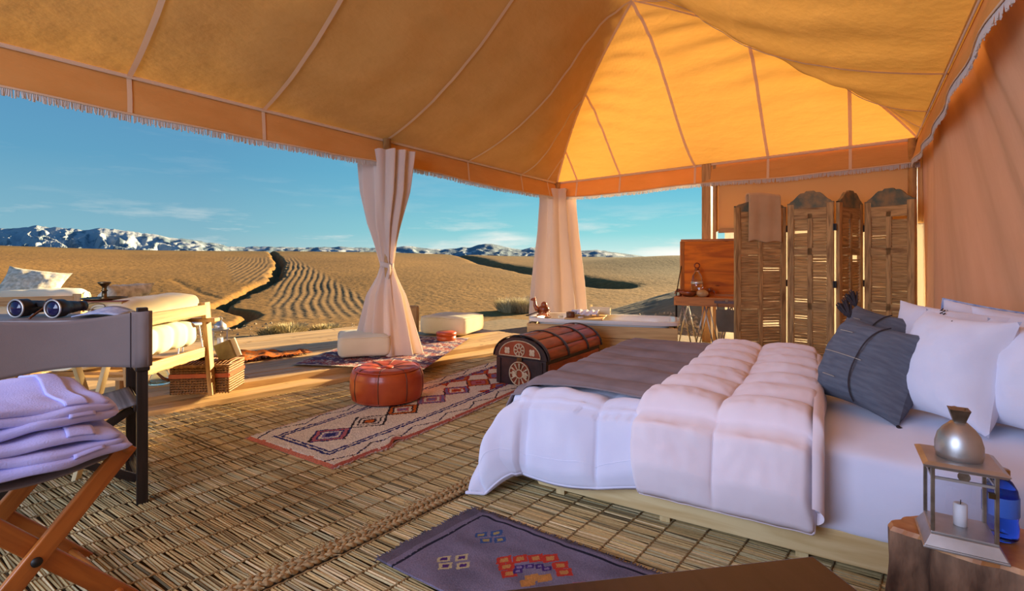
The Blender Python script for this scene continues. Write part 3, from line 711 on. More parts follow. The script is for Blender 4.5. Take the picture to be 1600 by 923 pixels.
for x in (-.03, BLn-.01+.0):
    i0 = len(mb.v)
    mb.grid(lambda u, v: (lambda q: Vector((x+(.0 if x < 1 else 0), BW/2+(q.y-BW/2)*v, .290+(q.z-.290)*v)))(mfn(u, 0 if x < 1 else 1)), 72, 4, closed=True)
mb.build('fitted_sheet', M['sheet'], mat_, smooth=True)

def drape(p, q, ztop, flare_p=.04, flare_q=.03, floor=.03):
    """p metres past the foot edge, q metres past the near edge -> (dx, dy, z)"""
    r = math.hypot(p, q)
    if r < 1e-6: return 0, 0, ztop
    R0 = .05
    if r < R0*PI/2: a = r/R0; out = R0*math.sin(a); z = ztop-R0*(1-math.cos(a))
    else:
        s_ = r-R0*PI/2; cor = min(p, q)/max(p, q, 1e-6)
        lean = flare_p*(p/r)+flare_q*(q/r)+.20*cor
        out = R0+s_*math.sin(lean*1.0); z = ztop-R0-s_*math.cos(lean)
    if z < floor: out += (floor-z)*.6; z = floor+.004*math.sin(out*30)
    return out*p/r, out*q/r, z
ZT = .452
def bed_surface(s, t, off):
    """s along the bed (negative past the foot), t across (negative past the near side, > BW past the far side)"""
    p = max(0, -.06-s); q = max(0, -t) if t < BW/2 else max(0, t-BW)
    dx, dy, z = drape(p, q, ZT+off, .30, .05)
    x = max(s, -.06)-dx-(off*.8 if p > .08 else 0); sg = -1 if t < BW/2 else 1
    y = min(max(t, 0), BW)+sg*(dy+(off if q > .08 else 0))
    return Vector((x, y, z))
def quilt(x, y, px_, py_, sharp=.42):
    a = abs(math.sin(PI*x/px_)); b = abs(math.sin(PI*y/py_)); return (a**sharp)*(b**sharp)
duv = thing('duvet', 'white quilted duvet hanging over the side and foot of the bed', 'duvet', BO, BRZ)
def hem(s): return -(.385-.125*sstep(-.05, 1.1, s)+.012*math.sin(s*9))
def dfn(u, v):
    s = -.47+u*1.59; hq = hem(s)
    t = hq+(BW+.34-hq)*v
    nr = max(0, -t); 
    pf = (.052 if t < .0 else .052-.038*sstep(0, .12, t))*quilt(s+.03, t+.03, .335, .44, .30)+(.010 if t < .05 else .004)*fnoise(s*5, t*5, 3)+.005*fnoise(s*14, t*9, 9)
    if nr > 0: pf += .020*fnoise(s*6, 1.5+t*2, 7)*min(1, nr*4)
    edge = min((t-hq)/.03, 1, (s+.47)/.03); pf *= max(0, min(1, edge))
    return bed_surface(s, t, .012+pf)
mb = MB().grid(dfn, 150, 190, flip=False); mb.build('cover', M['white_duvet'], duv, smooth=True, solid=.012)
mb = MB(); path = [dfn(u/140, .002)+Vector((0, -.002, 0)) for u in range(141)]; mb.tube(path, .0075, 6); mb.tube([dfn(u/140, .035)+Vector((0, -.006, 0)) for u in range(141)], .002, 4); mb.build('hem_piping', M['white_duvet'], duv, smooth=True)
bl = thing('bed_blanket', 'grey-brown throw spread flat over the duvet at the foot half of the bed', 'blanket', BO, BRZ)
def blf(u, v):
    s = -.30+u*1.02; t0 = .035+.012*math.sin(s*8)-.085*sstep(.02, -.28, s); t = t0+(BW+.28-t0)*v
    z = .058+.020*abs(math.sin(PI*(t)/.30+.5*math.sin(s*2)))**.55+.014*fnoise(s*2.2, t*6, 5)+.004*fnoise(s*5, t*15, 2)
    if v < .02: z -= .010
    return bed_surface(s, t, z)
MB().grid(blf, 100, 120).build('throw', M['grey_blanket'], bl, smooth=True, solid=.006)
q = thing('folded_quilt', 'blush-white quilt folded in a band across the bed before the pillows', 'quilt', BO, BRZ)
def qfn(lay):
    def f(u, v):
        s0, s1 = .455+.05*lay, 1.10
        t0 = -.335-.0*lay; t = t0+(BW+.2-t0)*v
        sw = s0+(s1-s0)*u-.03*sstep(.3, -.3, t)*0
        uu = (u*2) % 1.0; rowp = .255; off = .255*.30
        a = abs(math.sin(PI*min(.999, max(.001, uu))))**.40; b = abs(math.sin(PI*(t+off)/rowp if t > -off else 0))**.42 if t > -off else (1-max(0, (-off-t)/.30)**6)*min(1, abs(t+off)/.05+.1)
        edge = min(1, u/.05, (1-u)/.05, v/.03); edge = max(0, edge)**.5
        pf = .050*a*b*edge+.006*fnoise(sw*9, t*9, 3)+.004*fnoise(sw*25, t*20, 8)
        base = .066 if lay == 0 else .040
        if sw > 0: sw += .010*fnoise(t*3, 2.2, lay)+.02*math.sin(t*2.2)
        # hem rounds off at the corner
        if t < -.2: 
            k = (-.2-t)/.15; sw = s0+(sw-s0)*(1)+.05*k*k*max(0, (.12-u))/.12
        return bed_surface(sw, t, base*max(.25, edge)+pf)
    return f
MB().grid(qfn(0), 90, 200).build('quilt_top', M['blush_quilt'], q, smooth=True, solid=.012)
f0 = qfn(0); mb = MB()
mb.tube([f0(u/60, 0) for u in range(61)], .007, 6); mb.tube([f0(0, v/140)+Vector((0, 0, .0)) for v in range(141)], .007, 6); mb.tube([f0(1, v/140) for v in range(141)], .007, 6)
mb.build('piping', M['blush_quilt'], q, smooth=True)
def qback(u, v):
    t = -.30+(BW+.1)*v; a = PI*(u-.5); return bed_surface(1.085+.035*math.cos(a), t, .052+.046*math.sin(a))
MB().grid(qback, 12, 60).build('fold', M['blush_quilt'], q, smooth=True)

# ------------------------------------------------------------------ pillows
def pillow_mb(w, h, t, seed, n=26, wr=.014, pinch=.22):
    mb = MB()
    for sg in (1, -1):
        def f(u, v):
            a, b = u*2-1, v*2-1
            th_ = t/2*(max(0, (1-abs(a)**2.6)*(1-abs(b)**2.6)))**.62
            x = w/2*a*(1-pinch*(1-b*b)*abs(a)**3*0-pinch*.5*(1-b**2)*a*a); y = h/2*b*(1-pinch*.5*(1-a**2)*b*b)
            z = sg*th_*(1+.10*fnoise(a*1.6+seed, b*1.6, sg))
            e_ = (1-a**8)*(1-b**8)
            z += wr*e_*(fnoise(a*3.2+seed*3, b*3.2, 2+sg)+.5*fnoise(a*7, b*7+seed, sg))
            return Vector((x, y, z))
        mb.grid(f, n, n, flip=(sg < 0))
    return mb
def pillow(name, label, cat, ctr, nrm, up, w, h, t, mat, seed, group=None, extra=None, rest=None):
    o = thing(name, label, cat, ctr, 0, group); orient(o, nrm, up)
    pillow_mb(w, h, t, seed).build('case', M[mat], o, smooth=True)
    if extra: extra(o, w, h, t)
    if rest is not None:      # let it down onto what carries it
        R = o.rotation_euler.to_matrix(); o.location.z += rest-min((R@v.co).z for v in o.children[0].data.vertices)-o.location.z
    return o
def tassels(o, w, h, t):
    for sx, sy in ((-1, -1), (1, -1), (1, 1), (-1, 1)):
        mb = MB(); c = Vector((sx*w/2*.97, sy*h/2*.97, 0)); d = Vector((sx, sy, 0)).normalized(); rnd = random.Random(sx*3+sy)
        for k in range(46):
            a = rnd.uniform(0, 6.28); r_ = rnd.uniform(.004, .024); p1 = c+d*.09*rnd.uniform(.75, 1)+Vector((-d.y, d.x, 0))*r_*math.cos(a)*1.5+Vector((0, 0, r_*math.sin(a)*1.4))
            mb.tube([c, c+d*.03+(p1-c-d*.08)*.5, p1], [.005, .004, .003], 4)
        mb.ball(c+d*.02, .014, 8); mb.build('tassel', M['tassel'], o, smooth=True)
    for y in (-.28, -.02, .25):
        pts = []; mb = MB()
        for k in range(15):
            a = -.55+.95*k/14; b = y*2/1; th_ = t/2*(max(0, (1-abs(a)**2.6)*(1-abs(b)**2.6)))**.62
            pts.append((w/2*a*.96, h/2*b*.97, th_*1.06+.008))
        if y != -.02: pts = pts[2:8]
        mb.tube(pts, .0016, 4); mb.build('stitched_line', M['thread'], o)
    mb = MB(); pts = []
    for k in range(23):
        b = -.9+1.8*k/22; a = .28+.05*b; th_ = t/2*(max(0, (1-abs(a)**2.6)*(1-abs(b)**2.6)))**.62; pts.append((w/2*a, h/2*b*.96, th_*1.06+.006))
    mb.tube(pts, .003, 5); mb.build('seam', M['tassel'], o)
def B(a, b, z): v = BO+e1*a+e2*b; return Vector((v.x, v.y, z))
pillow('cushion', 'slate-grey linen cushion with dark tassels, the nearer one leaning on the white pillows', 'cushion', D(1362, 566, 2.19), (-.90, -.32, .42), (.40, .0, 1), .385, .39, .33, 'grey_linen', 1, None, tassels, .440)
pillow('cushion', 'slate-grey cushion half hidden behind the tasselled one, beside the shutters', 'cushion', D(1366, 540, 2.62), (-.90, -.30, .42), (.46, .0, 1), .40, .40, .30, 'grey_linen', 2, None, tassels, .440)
wp = 'white pillows at the bed head'
pillow('bed_pillow', 'big plump white pillow standing upright just right of the grey cushions', 'pillow', D(1492, 560, 2.02), (-.92, -.22, .28), (.22, .0, 1), .345, .44, .35, 'white_pillow', 3, rest=.452)
pillow('bed_pillow', 'white pillow cut off by the right edge above the blue bottle', 'pillow', D(1612, 585, 1.90), (-.93, -.25, .2), (.1, 0, 1), .35, .42, .34, 'white_pillow', 4, rest=.445)
pillow('bed_pillow', 'white pillow lying behind the nearer grey cushion with a peaked corner', 'pillow', D(1474, 540, 2.42), (-.75, -.5, .40), (.35, .1, 1), .46, .44, .32, 'white_pillow', 5, rest=.445)
def piping(o, w, h, t):
    mb = MB(); pts = []
    for k in range(80):
        a = 2*PI*k/80; cx, cy = math.cos(a), math.sin(a); m_ = max(abs(cx), abs(cy)); ux, uy = cx/m_, cy/m_
        pts.append((w/2*ux*(1-.05*(1-uy*uy)*ux*ux), h/2*uy*(1-.05*(1-ux*ux)*uy*uy), 0))
    mb.tube(pts, .005, 6, closed=True); mb.build('blue_piping', M['blue_cloth'], o, smooth=True)['label'] = 'dark blue piped edge'
pillow('bed_pillow', 'white pillow with a dark piped edge against the tent wall', 'pillow', D(1548, 510, 2.50), (-.55, -.75, .40), (.30, .1, 1), .42, .38, .26, 'white_pillow', 6, None, piping, .48)
pillow('bed_pillow', 'white pillow wedged at the back behind the right-hand pillow', 'pillow', D(1612, 548, 2.22), (-.6, -.7, .3), (.1, .0, 1), .42, .42, .2, 'white_pillow', 7, rest=.45)

# ------------------------------------------------------------------ chest
cl0 = G(778, 601); hw = .26
ch = thing('chest', 'dome-topped red-brown wooden chest with painted rosettes at the foot of the bed', 'chest', cl0+vB*hw-uA*.52, math.atan2(-uA.y, -uA.x)-PI/2)
CH, CW, CLn, CR = .262, .50, 1.04, .175
MB().box((0, 0, CH/2), (CW, CLn, CH)).build('body', M['chest_dark'], ch, bevel=.006)
def lidsec(k, n, rx=CW/2+.012, rz=CR): a = PI*k/n; return Vector((rx*math.cos(a), 0, CH+.004+rz*math.sin(a)))
mb = MB(); n = 24
pr = [lidsec(k, n) for k in range(n+1)]
for yy, fl_ in ((-CLn/2-.006, 0), (CLn/2+.006, 1)):
    vs = [v+Vector((0, yy, 0)) for v in pr]; f = tuple(range(n+1)); mb.add(vs, [f if not fl_ else f[::-1]])
mb.grid(lambda u, v: lidsec(u*n, n)+Vector((0, -CLn/2-.006+v*(CLn+.012), 0)), n, 2)
lid = mb.build('lid', M['chest_dark'], ch)
nb = 6
for k in range(nb):
    mb = MB()
    def bf(u, v):
        a = PI*(k+.03+u*.94)/nb; o_ = .008*(1-abs(2*u-1)**6); rx, rz = CW/2+.016+o_, CR+.006+o_
        return Vector((rx*math.cos(a), -CLn/2+.015+v*(CLn-.03), CH+.004+rz*math.sin(a)))
    i0 = len(mb.f); mb.grid(bf, 6, 1)
    mb.uv = [[(p_[1]*1.0, p_[0]*.12+k*.3) for p_ in fuv] for fuv in mb.uv]
    mb.build('board', M['red_wood'], lid, smooth=True)
for yy in (-CLn/2-.004, CLn/2-.03, -.18, .2):
    MB().grid(lambda u, v: Vector(((CW/2+.028)*math.cos(PI*u), yy+v*.03, CH+.004+(CR+.018)*math.sin(PI*u))), 24, 1).build('lid_band', M['chest_dark'], lid, smooth=True, solid=.006)
def side_panel(sx): return MB().box((sx*(CW/2+.004), 0, CH*.5), (.012, CLn-.08, CH-.06))
for sx in (-1, 1): side_panel(sx).build('side_panel', M['red_wood'], ch, bevel=.003)
yf = -CLn/2
mb = MB(); vs = [Vector(((CW/2-.045)*math.cos(PI*k/20), yf-.012, CH+.022+(CR-.045)*math.sin(PI*k/20))) for k in range(21)]
mb.add(vs+[v+Vector((0, .008, 0)) for v in vs], [tuple(range(21))]+[(k+1, k, k+21, k+22) for k in range(20)]+[(0, 20, 41, 21)]); mb.build('painted_lunette', M['painted_red'], lid)
mb = MB(); mb.tube([Vector(((CW/2-.043)*math.cos(PI*k/20), yf-.014, CH+.020+(CR-.043)*math.sin(PI*k/20))) for k in range(21)]+[Vector((-(CW/2-.043), yf-.014, CH+.020))], .004, 6, closed=True); mb.build('lunette_border', M['painted_cream'], lid)
def rosette(par, cx, cz, r_, spokes=8):
    mb = MB(); mb.tube([(cx+r_*math.cos(2*PI*k/24), yf-.016, cz+r_*math.sin(2*PI*k/24)) for k in range(24)], .0045, 6, closed=True)
    mb.tube([(cx+r_*.35*math.cos(2*PI*k/16), yf-.016, cz+r_*.35*math.sin(2*PI*k/16)) for k in range(16)], .0045, 6, closed=True)
    for k in range(spokes):
        a = 2*PI*k/spokes; mb.tube([(cx+r_*.35*math.cos(a), yf-.016, cz+r_*.35*math.sin(a)), (cx+r_*.9*math.cos(a), yf-.016, cz+r_*.9*math.sin(a))], [.003, .008], 6)
    mb.build('rosette', M['painted_cream'], par)
rosette(lid, 0, CH+.075, .052)
def flower(par, cx, cz, r_):
    mb = MB()
    for k in range(4):
        a = 2*PI*k/4+PI/4; mb.ball((cx+r_*.55*math.cos(a), yf-.014, cz+r_*.55*math.sin(a)), r_*.48, 8, sc=(1, .12, 1))
    mb.ball((cx, yf-.015, cz), r_*.25, 8, sc=(1, .2, 1)); mb.build('painted_flower', M['painted_cream'], par, smooth=True)
flower(lid, -.125, CH+.062, .032); flower(lid, .125, CH+.062, .032)
mb = MB(); mb.lathe([(.108, 0), (.108, .008)], (0, 0, 0), 32); mb.xf(Matrix.Translation((0, yf-.002, CH*.52))@Matrix.Rotation(PI/2, 4, 'X')); mb.build('roundel', M['painted_red'], ch)
rosette(ch, 0, CH*.52, .10, 12); flower(ch, -.05, CH*.5, .03); flower(ch, .05, CH*.5, .03)
mb = MB(); mb.box((0, yf-.014, CH*.74), (.03, .008, .05)); mb.box((0, yf-.012, CH*.95), (.05, .01, .05)); mb.build('lock_plate', M['brass_dark'], ch, bevel=.002)
[MB().box((x, yf-.004, CH*.5), (.02, .012, CH-.02)).build('corner_strip', M['chest_dark'], ch) for x in (-.21, .21)]

# ------------------------------------------------------------------ leather pouffe
po = D(605, 600, 3.93); pf = thing('pouffe', 'round russet leather pouffe on the diamond rug by the tied drape', 'pouffe', (po.x, po.y, .035))
pr_ = [(.0, .0), (.235, .0), (.262, .02), (.276, .09), (.274, .18), (.258, .225), (.215, .250), (.12, .248), (.045, .236), (0, .232)]
ng = 8
mb = MB()
def pfn(u, v):
    k = v*(len(pr_)-1); i = min(int(k), len(pr_)-2); f_ = k-i; r_ = pr_[i][0]*(1-f_)+pr_[i+1][0]*f_; z_ = pr_[i][1]*(1-f_)+pr_[i+1][1]*f_
    a = 2*PI*u; s_ = abs(math.sin(a*ng/2)); r_ *= 1-.022*(1-s_)**4; z_ += .006*fnoise(math.cos(a)*3*r_*5, math.sin(a)*3*r_*5, 2)*(v > .55)
    return Vector((r_*math.cos(a), r_*math.sin(a), z_))
mb.grid(pfn, 96, 40, closed=True); mb.build('body', M['leather'], pf, smooth=True)
mb = MB(); mb.tube([(.247*math.cos(2*PI*k/64), .247*math.sin(2*PI*k/64), .237) for k in range(64)], .005, 6, closed=True)
mb.tube([(.258*math.cos(2*PI*k/64), .258*math.sin(2*PI*k/64), .018) for k in range(64)], .004, 6, closed=True); mb.build('welt', M['leather'], pf, smooth=True)
for k in range(ng):
    a = 2*PI*k/ng; mb = MB(); mb.tube([((p_[0]*.985)*math.cos(a), p_[0]*.985*math.sin(a), p_[1]) for p_ in pr_[1:-1]], .0035, 6); mb.build('seam', M['leather_dark'], pf, smooth=True)
mb = MB(); mb.lathe([(.05, .232), (.048, .243), (0, .245)], n=20); mb.build('centre_patch', M['leather'], pf, smooth=True)

# ------------------------------------------------------------------ rugs
def col_grid(name, mat, P, nu, nv, colf, zf, thick=.02):
    """P(u,v)->plan Vector; zf height; colf colour at (u,v)"""
    mb = MB(); mb.grid(lambda u, v: P(u, v)+Vector((0, 0, zf(u, v))), nu, nv)
    k = 0
    for i in range(nu):
        for j in range(nv): mb.col[k] = colf((i+.5)/nu, (j+.5)/nv); k += 1
    return mb
r0 = G(385, 690); r1 = G(520, 738); ra = (r1-r0); RW = ra.length; ra.normalize(); rb = (G(760, 630)-r1).normalized()*.5+(G(690, 598)-r0).normalized()*.5; rb.normalize(); RLn = 2.75
rug = thing('diamond_rug', 'long cream shag rug with red and blue diamonds under the leather pouffe', 'rug', (r0.x, r0.y, 0))
CRM, BLU, DK, RED, ORG, PNK, LIL = (.78, .71, .58), (.028, .035, .16), (.03, .025, .03), (.42, .045, .03), (.60, .14, .02), (.48, .14, .17), (.22, .17, .36)
def rugcol(u, v):   # u along the length (0 near-left), v across (0 far edge, 1 near edge)
    x = u*RLn; y = v*RW
    x += .008*fnoise(x*22, y*22, 3); y += .008*fnoise(x*22, y*22, 8)
    c = CRM; n_ = .9+.2*random.random()
    far = sstep(1.45, 1.75, x)
    d0 = .31; cy = RW*.50
    k = math.floor((x-.14)/d0); cx = .14+(k+.5)*d0; m_ = abs(x-cx)/(d0*.5)+abs(y-cy)/(RW*.155)
    pal = [(BLU, PNK, LIL, BLU), (DK, CRM, DK, ORG), (DK, ORG, PNK, LIL), (PNK, LIL, PNK, LIL), (RED, LIL, ORG, RED), (RED, ORG, PNK, RED), (ORG, RED, LIL, PNK), (LIL, RED, ORG, RED)][k % 8]
    if m_ < 1.08 and 0 <= k < 8:
        if m_ > .93: c = DK if (int((x+y)/.02) % 2) else pal[0]
        elif m_ > .72: c = pal[1]
        elif m_ > .60: c = pal[0]
        elif m_ > .42: c = CRM if far < .5 else pal[2]
        elif m_ > .26: c = pal[2]
        else: c = pal[3]
    # double border line inset, zig-zag outside it
    b = min(x-.09, y-.15, RW-.15-y)
    if abs(b) < .008 or abs(b-.028) < .006: c = BLU
    elif b < -.03 and c is CRM:
        zz = abs(((x*1.0) % .34)-.17)*.42; dy = min(y, RW-y)
        if abs(dy-.025-zz) < .006: c = DK if (int(x/.012) % 3) else BLU
    if far > .5 and c is CRM and 0 < b:
        m2 = abs(((x+d0/2) % d0)-d0/2)/(d0*.5)+abs(min(y, RW-y)-RW*.24)/(RW*.11)
        if m2 < 1: c = RED if m2 > .7 else (ORG if m2 > .4 else LIL)
    if x < .018: c = (.60, .17, .09)
    if y > RW-.016: c = (.50, .15, .12)
    return tuple(q_*n_ for q_ in c)
rp = {}
def rugP(u, v):
    x = u*RLn; y = v*RW; bow = .02*math.sin(x*1.6)*v
    if v > .9: bow += (-.028*math.exp(-((x-.46)/.045)**2)+.018*math.exp(-((x-.36)/.06)**2))*(v-.9)*10
    return ra*(y+bow)+rb*x
def rugz(u, v):
    e_ = min(1, u*RLn/.02, (1-u)*RLn/.02, v*RW/.02, (1-v)*RW/.02)
    return .016+.018*e_+.004*(random.random()-.5)+.012*math.exp(-((u*RLn-.46)/.05)**2)*sstep(.75, 1, v)
mb = col_grid('pile', None, rugP, 330, 100, rugcol, rugz); mb.build('pile', M['rug_v'], rug, smooth=True)
mb = MB()
for i in range(1500):
    u = random.random()**.9; side = random.random() < .5; v = 0 if side else 1
    p_ = rugP(u, v)+Vector((0, 0, .016)); o_ = ra*(-1 if side else 1)*random.uniform(.008, .02)+rb*random.uniform(-.012, .012)+Vector((0, 0, random.uniform(-.004, .012)))
    mb.bar(p_, p_+o_, .005, .005)
mb.build('shaggy_edge', plain('rug_edge', (.55, .46, .37), .95, 0, (.45, .2, .15), 8), rug, kind='stuff')

k0 = G(740, 803); kd = (G(590, 885)-k0); KW = kd.length; ka = kd.normalized(); kb = (G(985, 893)-k0).normalized(); KL = 1.02
kil = thing('kilim', 'small purple-grey kilim with stitched squares in front of the bed', 'rug', (k0.x, k0.y, 0))
KB = (.155, .135, .195); KD = (.012, .012, .025)
motifs = []
def sq(cb, ca, r_, fill, ring): motifs.append((cb, ca, r_, fill, ring))
hx, hy = (.77, -.64), (.77, .64)     # picture-horizontal and picture-vertical in (b, a)
def grp(b, a, offs, r_, fill, ring):
    for i, j in offs: sq(b+hx[0]*i+hy[0]*j, a+hx[1]*i+hy[1]*j, r_, fill, ring)
grp(.215, .150, [(-.026, -.026), (.030, -.030), (-.018, .022), (.034, .018)], .0185, (.30, .24, .10), (.035, .075, .20))
grp(.226, .352, [(-.030, -.026), (.030, -.030), (-.030, .022), (.030, .022)], .0185, (.06, .02, .13), (.42, .36, .20))
grp(.44, .20, [(-.085, -.03), (-.03, -.03), (.025, -.03), (.075, -.03), (-.085, .015), (-.085, .06), (.095, .015), (.095, .06)], .022, (.42, .20, .06), (.40, .035, .02))
grp(.45, .22, [(-.035, .0), (0, -.003), (.035, -.003), (-.045, .025), (.055, .015)], .013, (.20, .15, .28), (.045, .02, .13))
grp(.46, .24, [(0, .045), (.04, .05), (-.02, .07)], .02, (.45, .20, .05), (.38, .18, .05))
grp(.70, .20, [(-.05, -.03), (.03, -.03), (-.01, .03)], .02, (.42, .20, .06), (.40, .035, .02))
def kilcol(u, v):
    b = u*KL; a = v*KW; q_ = 1+.35*fnoise(b*5, a*16, 2)+.15*(random.random()-.5); c = KB
    b += .0025*fnoise(b*70, a*70, 1)
    e_ = min(a-.035, b-.075, KW+.1-a)
    if abs(e_) < .0055: c = KD
    elif b < .045 or a < .014: c = (.10, .085, .115)
    for (mb_, ma, r_, fill, ring) in motifs:
        db, da = b-mb_, a-ma
        if abs(db)+abs(da) > .08: continue
        p_ = abs(db*hx[0]+da*hx[1]); s_ = abs(db*hy[0]+da*hy[1]); m_ = max(p_*.85, s_)
        if m_ < r_: c = fill if m_ < r_*.52 else ring; q_ = 1
    return tuple(max(.004, x_*q_) for x_ in c)
def kilP(u, v): 
    w_ = .006*fnoise(u*9, v*5, 3)
    return kb*(u*KL+w_+.008*fnoise(u*2, v*14, 7)*(1 if u < .02 or u > .98 else .0))+ka*(v*KW+.007*fnoise(u*16, 3, 5)*(1-v))
mb = col_grid('weave', None, kilP, 255, 120, kilcol, lambda u, v: .026+.005*fnoise(u*6, v*5, 2)+.002*fnoise(u*24, v*3, 6), 0); mb.build('weave', M['kilim_v'], kil, smooth=True, solid=.006)
mb = MB()
for i in range(900):
    if random.random() < .5: p_ = kilP(0, random.random()); o_ = -kb
    else: p_ = kilP(random.random(), 0); o_ = -ka
    p_ = p_+Vector((0, 0, .026)); o2 = o_*random.uniform(.005, .014)+Vector((random.uniform(-.008, .008), random.uniform(-.008, .008), random.uniform(-.006, .004))); mb.bar(p_, p_+o2, .0022, .0022)
mb.build('frayed_edge', plain('frayed', (.12, .10, .13), .95, 0, (.07, .06, .07), 30), kil, kind='stuff')
# ------------------------------------------------------------------ folding screen of old shutters
SC = [((1148, 5.32), (1227, 5.42), 1.63, 1.66), ((1231, 5.40), (1303, 5.10), 1.70, 1.68), ((1309, 5.10), (1346, 5.36), 1.69, 1.66), ((1352, 5.32), (1430, 4.92), 1.655, 1.70)]
scr = thing('folding_screen', 'folding screen of four weathered louvred shutters between bed and back wall', 'screen', D(1290, 405, 5.2)*1.0)
scr.location.z = 0
for n_, ((pa, da), (pb, db), _, _2) in enumerate(SC):
    A = D(pa, 405, da); B_ = D(pb, 405, db); A.z = B_.z = 0; ax = (B_-A); W_ = ax.length; ax.normalize(); nm = Vector((ax.y, -ax.x, 0))
    hgt = [1.64, 1.67, 1.67, 1.68][n_]; crest = [.08, .13, .13, .13][n_]
    def S(x, z, y=0): return A+ax*x+nm*y+Vector((0, 0, z))
    st = .062; pan = MB()
    pan.bar(S(st/2, .02), S(st/2, hgt), st, .034, nm); pan.bar(S(W_-st/2, .02), S(W_-st/2, hgt), st, .034, nm)
    panel = pan.build('panel', M['old_wood'], scr, world=True, bevel=.003)
    mr_ = MB(); mid = W_/2; rails = [.08, .62, 1.18, hgt-.10]
    for z in rails: mr_.bar(S(st, z), S(W_-st, z), .030, .075 if z != rails[-1] else .11, (0, 0, 1))
    mr_.bar(S(mid, .08), S(mid, hgt-.1), .048, .030, nm); mr_.build('rail', M['old_wood'], panel, world=True, bevel=.003)
    mb = MB(); rnd = random.Random(n_+40)
    for (z0, z1) in ((.12, .58), (.66, 1.14), (1.22, hgt-.155)):
        for (x0, x1) in ((st+.004, mid-.026), (mid+.026, W_-st-.004)):
            nl = round((z1-z0)/.031)
            for zi in range(nl):
                z = z0+(z1-z0)*(zi+.5)/nl
                tl = rnd.uniform(.42, .66) if rnd.random() > .06 else rnd.uniform(.9, 1.3)
                c = S((x0+x1)/2, z); up = (Vector((0, 0, 1))*math.cos(tl)+nm*math.sin(tl)).normalized()
                if rnd.random() > .012: mb.bar(S(x0, z+rnd.uniform(-.002, .002)), S(x1, z+rnd.uniform(-.002, .002)), .006, .036, up)
    mb.build('louver', M['louver'], panel, world=True, kind='stuff')
    mb = MB(); half = []
    ns = 12
    for k in range(ns+1):
        t_ = k/ns
        if t_ < .12: h_ = .012
        elif t_ < .62: h_ = .03+(crest-.045)*sstep(.12, .66, t_)
        elif t_ < .80: h_ = crest-.018
        else: h_ = crest
        half.append((t_*W_/2, h_))
    pts = [(x, h) for x, h in half]+[(W_-x, h) for x, h in half[::-1][1:]]
    vs = []
    for y in (.015, -.015):
        vs += [S(x, hgt-.045, y) for x, h in pts]+[S(x, hgt+h, y) for x, h in pts]
    m_ = len(pts); fs = []
    for k in range(m_-1):
        fs += [(k, k+1, m_+k+1, m_+k), (3*m_+k, 3*m_+k+1, 2*m_+k+1, 2*m_+k), (m_+k, m_+k+1, 3*m_+k+1, 3*m_+k)]
    mb.add(vs, fs, [[(vs[i].z*3, vs[i].x*3) for i in f] for f in fs]); mb.build('crest', M['teal_worn'], panel, world=True)
    if n_ < 3:
        for z in (.85, 1.42):
            mb = MB(); mb.box(S(W_+.012, z, .02), (.03, .012, .07), math.atan2(ax.y, ax.x)); mb.tube([S(W_+.012, z-.035, .024), S(W_+.012, z+.035, .024)], .007, 8); mb.build('hinge', M['iron'], panel, world=True)
A = D(1148, 405, 5.32); B_ = D(1227, 405, 5.42); ax = (B_-A).normalized(); nm = Vector((ax.y, -ax.x, 0))
tw = thing('towel', 'tan towel hanging over the top of the leftmost shutter panel', 'towel', (A.x, A.y, 1.3))
def twf(u, v):
    x = .145+u*.355+.02*v*(u-.5); ln = .80*(v-.35); zt = 1.752+.012*math.sin(u*3.2+.4)
    r_ = .03
    if ln < -r_*1.57: y = -r_; z = zt+ln+r_*1.57
    elif ln < r_*1.57: a = ln/r_; y = r_*math.sin(a); z = zt+r_*math.cos(a)-r_*.0
    else: y = r_+.006*math.sin(u*14)*min(1, (ln-.05)*5)+.01*fnoise(u*3, v*4); z = zt-(ln-r_*1.57)
    z += .012*math.sin(u*9)*(v > .9)-.03*(1-u)**3*0
    return Vector((A.x, A.y, 0))+ax*x+nm*(y+.004)+Vector((0, 0, z))
MB().grid(twf, 44, 60).build('cloth', M['towel_tan'], tw, smooth=True, solid=.012, world=True)

# ------------------------------------------------------------------ wash table of an open wooden case on metal trestles
t0 = G(1053, 463, .67); td = Vector((.875, -.483, 0)).normalized(); tn = Vector((.483, .875, 0)).normalized(); TW, TD_ = .74, .40
tab = thing('case_table', 'open reddish wooden case table on metal trestle legs beside the bathtub', 'table', (t0.x, t0.y, 0))
def TT(x, y, z): return t0+td*x+tn*y+Vector((0, 0, z-.67))
mb = MB(); mb.bar(TT(0, .012, .62), TT(TW, .012, .62), .022, .10); mb.bar(TT(0, TD_, .62), TT(TW, TD_, .62), .022, .10); mb.bar(TT(.011, 0, .62), TT(.011, TD_, .62), .022, .10); mb.bar(TT(TW-.011, 0, .62), TT(TW-.011, TD_, .62), .022, .10)
mb.build('case_side', M['table_wood'], tab, world=True, bevel=.003)
MB().bar(TT(.02, TD_/2, .655), TT(TW-.02, TD_/2, .655), TD_-.02, .016).build('case_top', M['table_wood'], tab, world=True)
mb = MB(); lp0 = TT(.0, TD_+.02, .66); mb.bar(TT(.0, TD_+.04, 1.0), TT(TW, TD_+.04, 1.0), .02, .66); lidp = mb.build('lid_panel', M['lid_wood'], tab, world=True, bevel=.004)
mb = MB()
for a_, b_ in (((0, .675), (TW, .675)), ((0, 1.33), (TW, 1.33)), ((.012, .68), (.012, 1.32)), ((TW-.012, .68), (TW-.012, 1.32))): mb.bar(TT(a_[0], TD_+.028, a_[1]), TT(b_[0], TD_+.028, b_[1]), .045, .028)
mb.build('lid_frame', M['table_wood'], tab, world=True, bevel=.003)
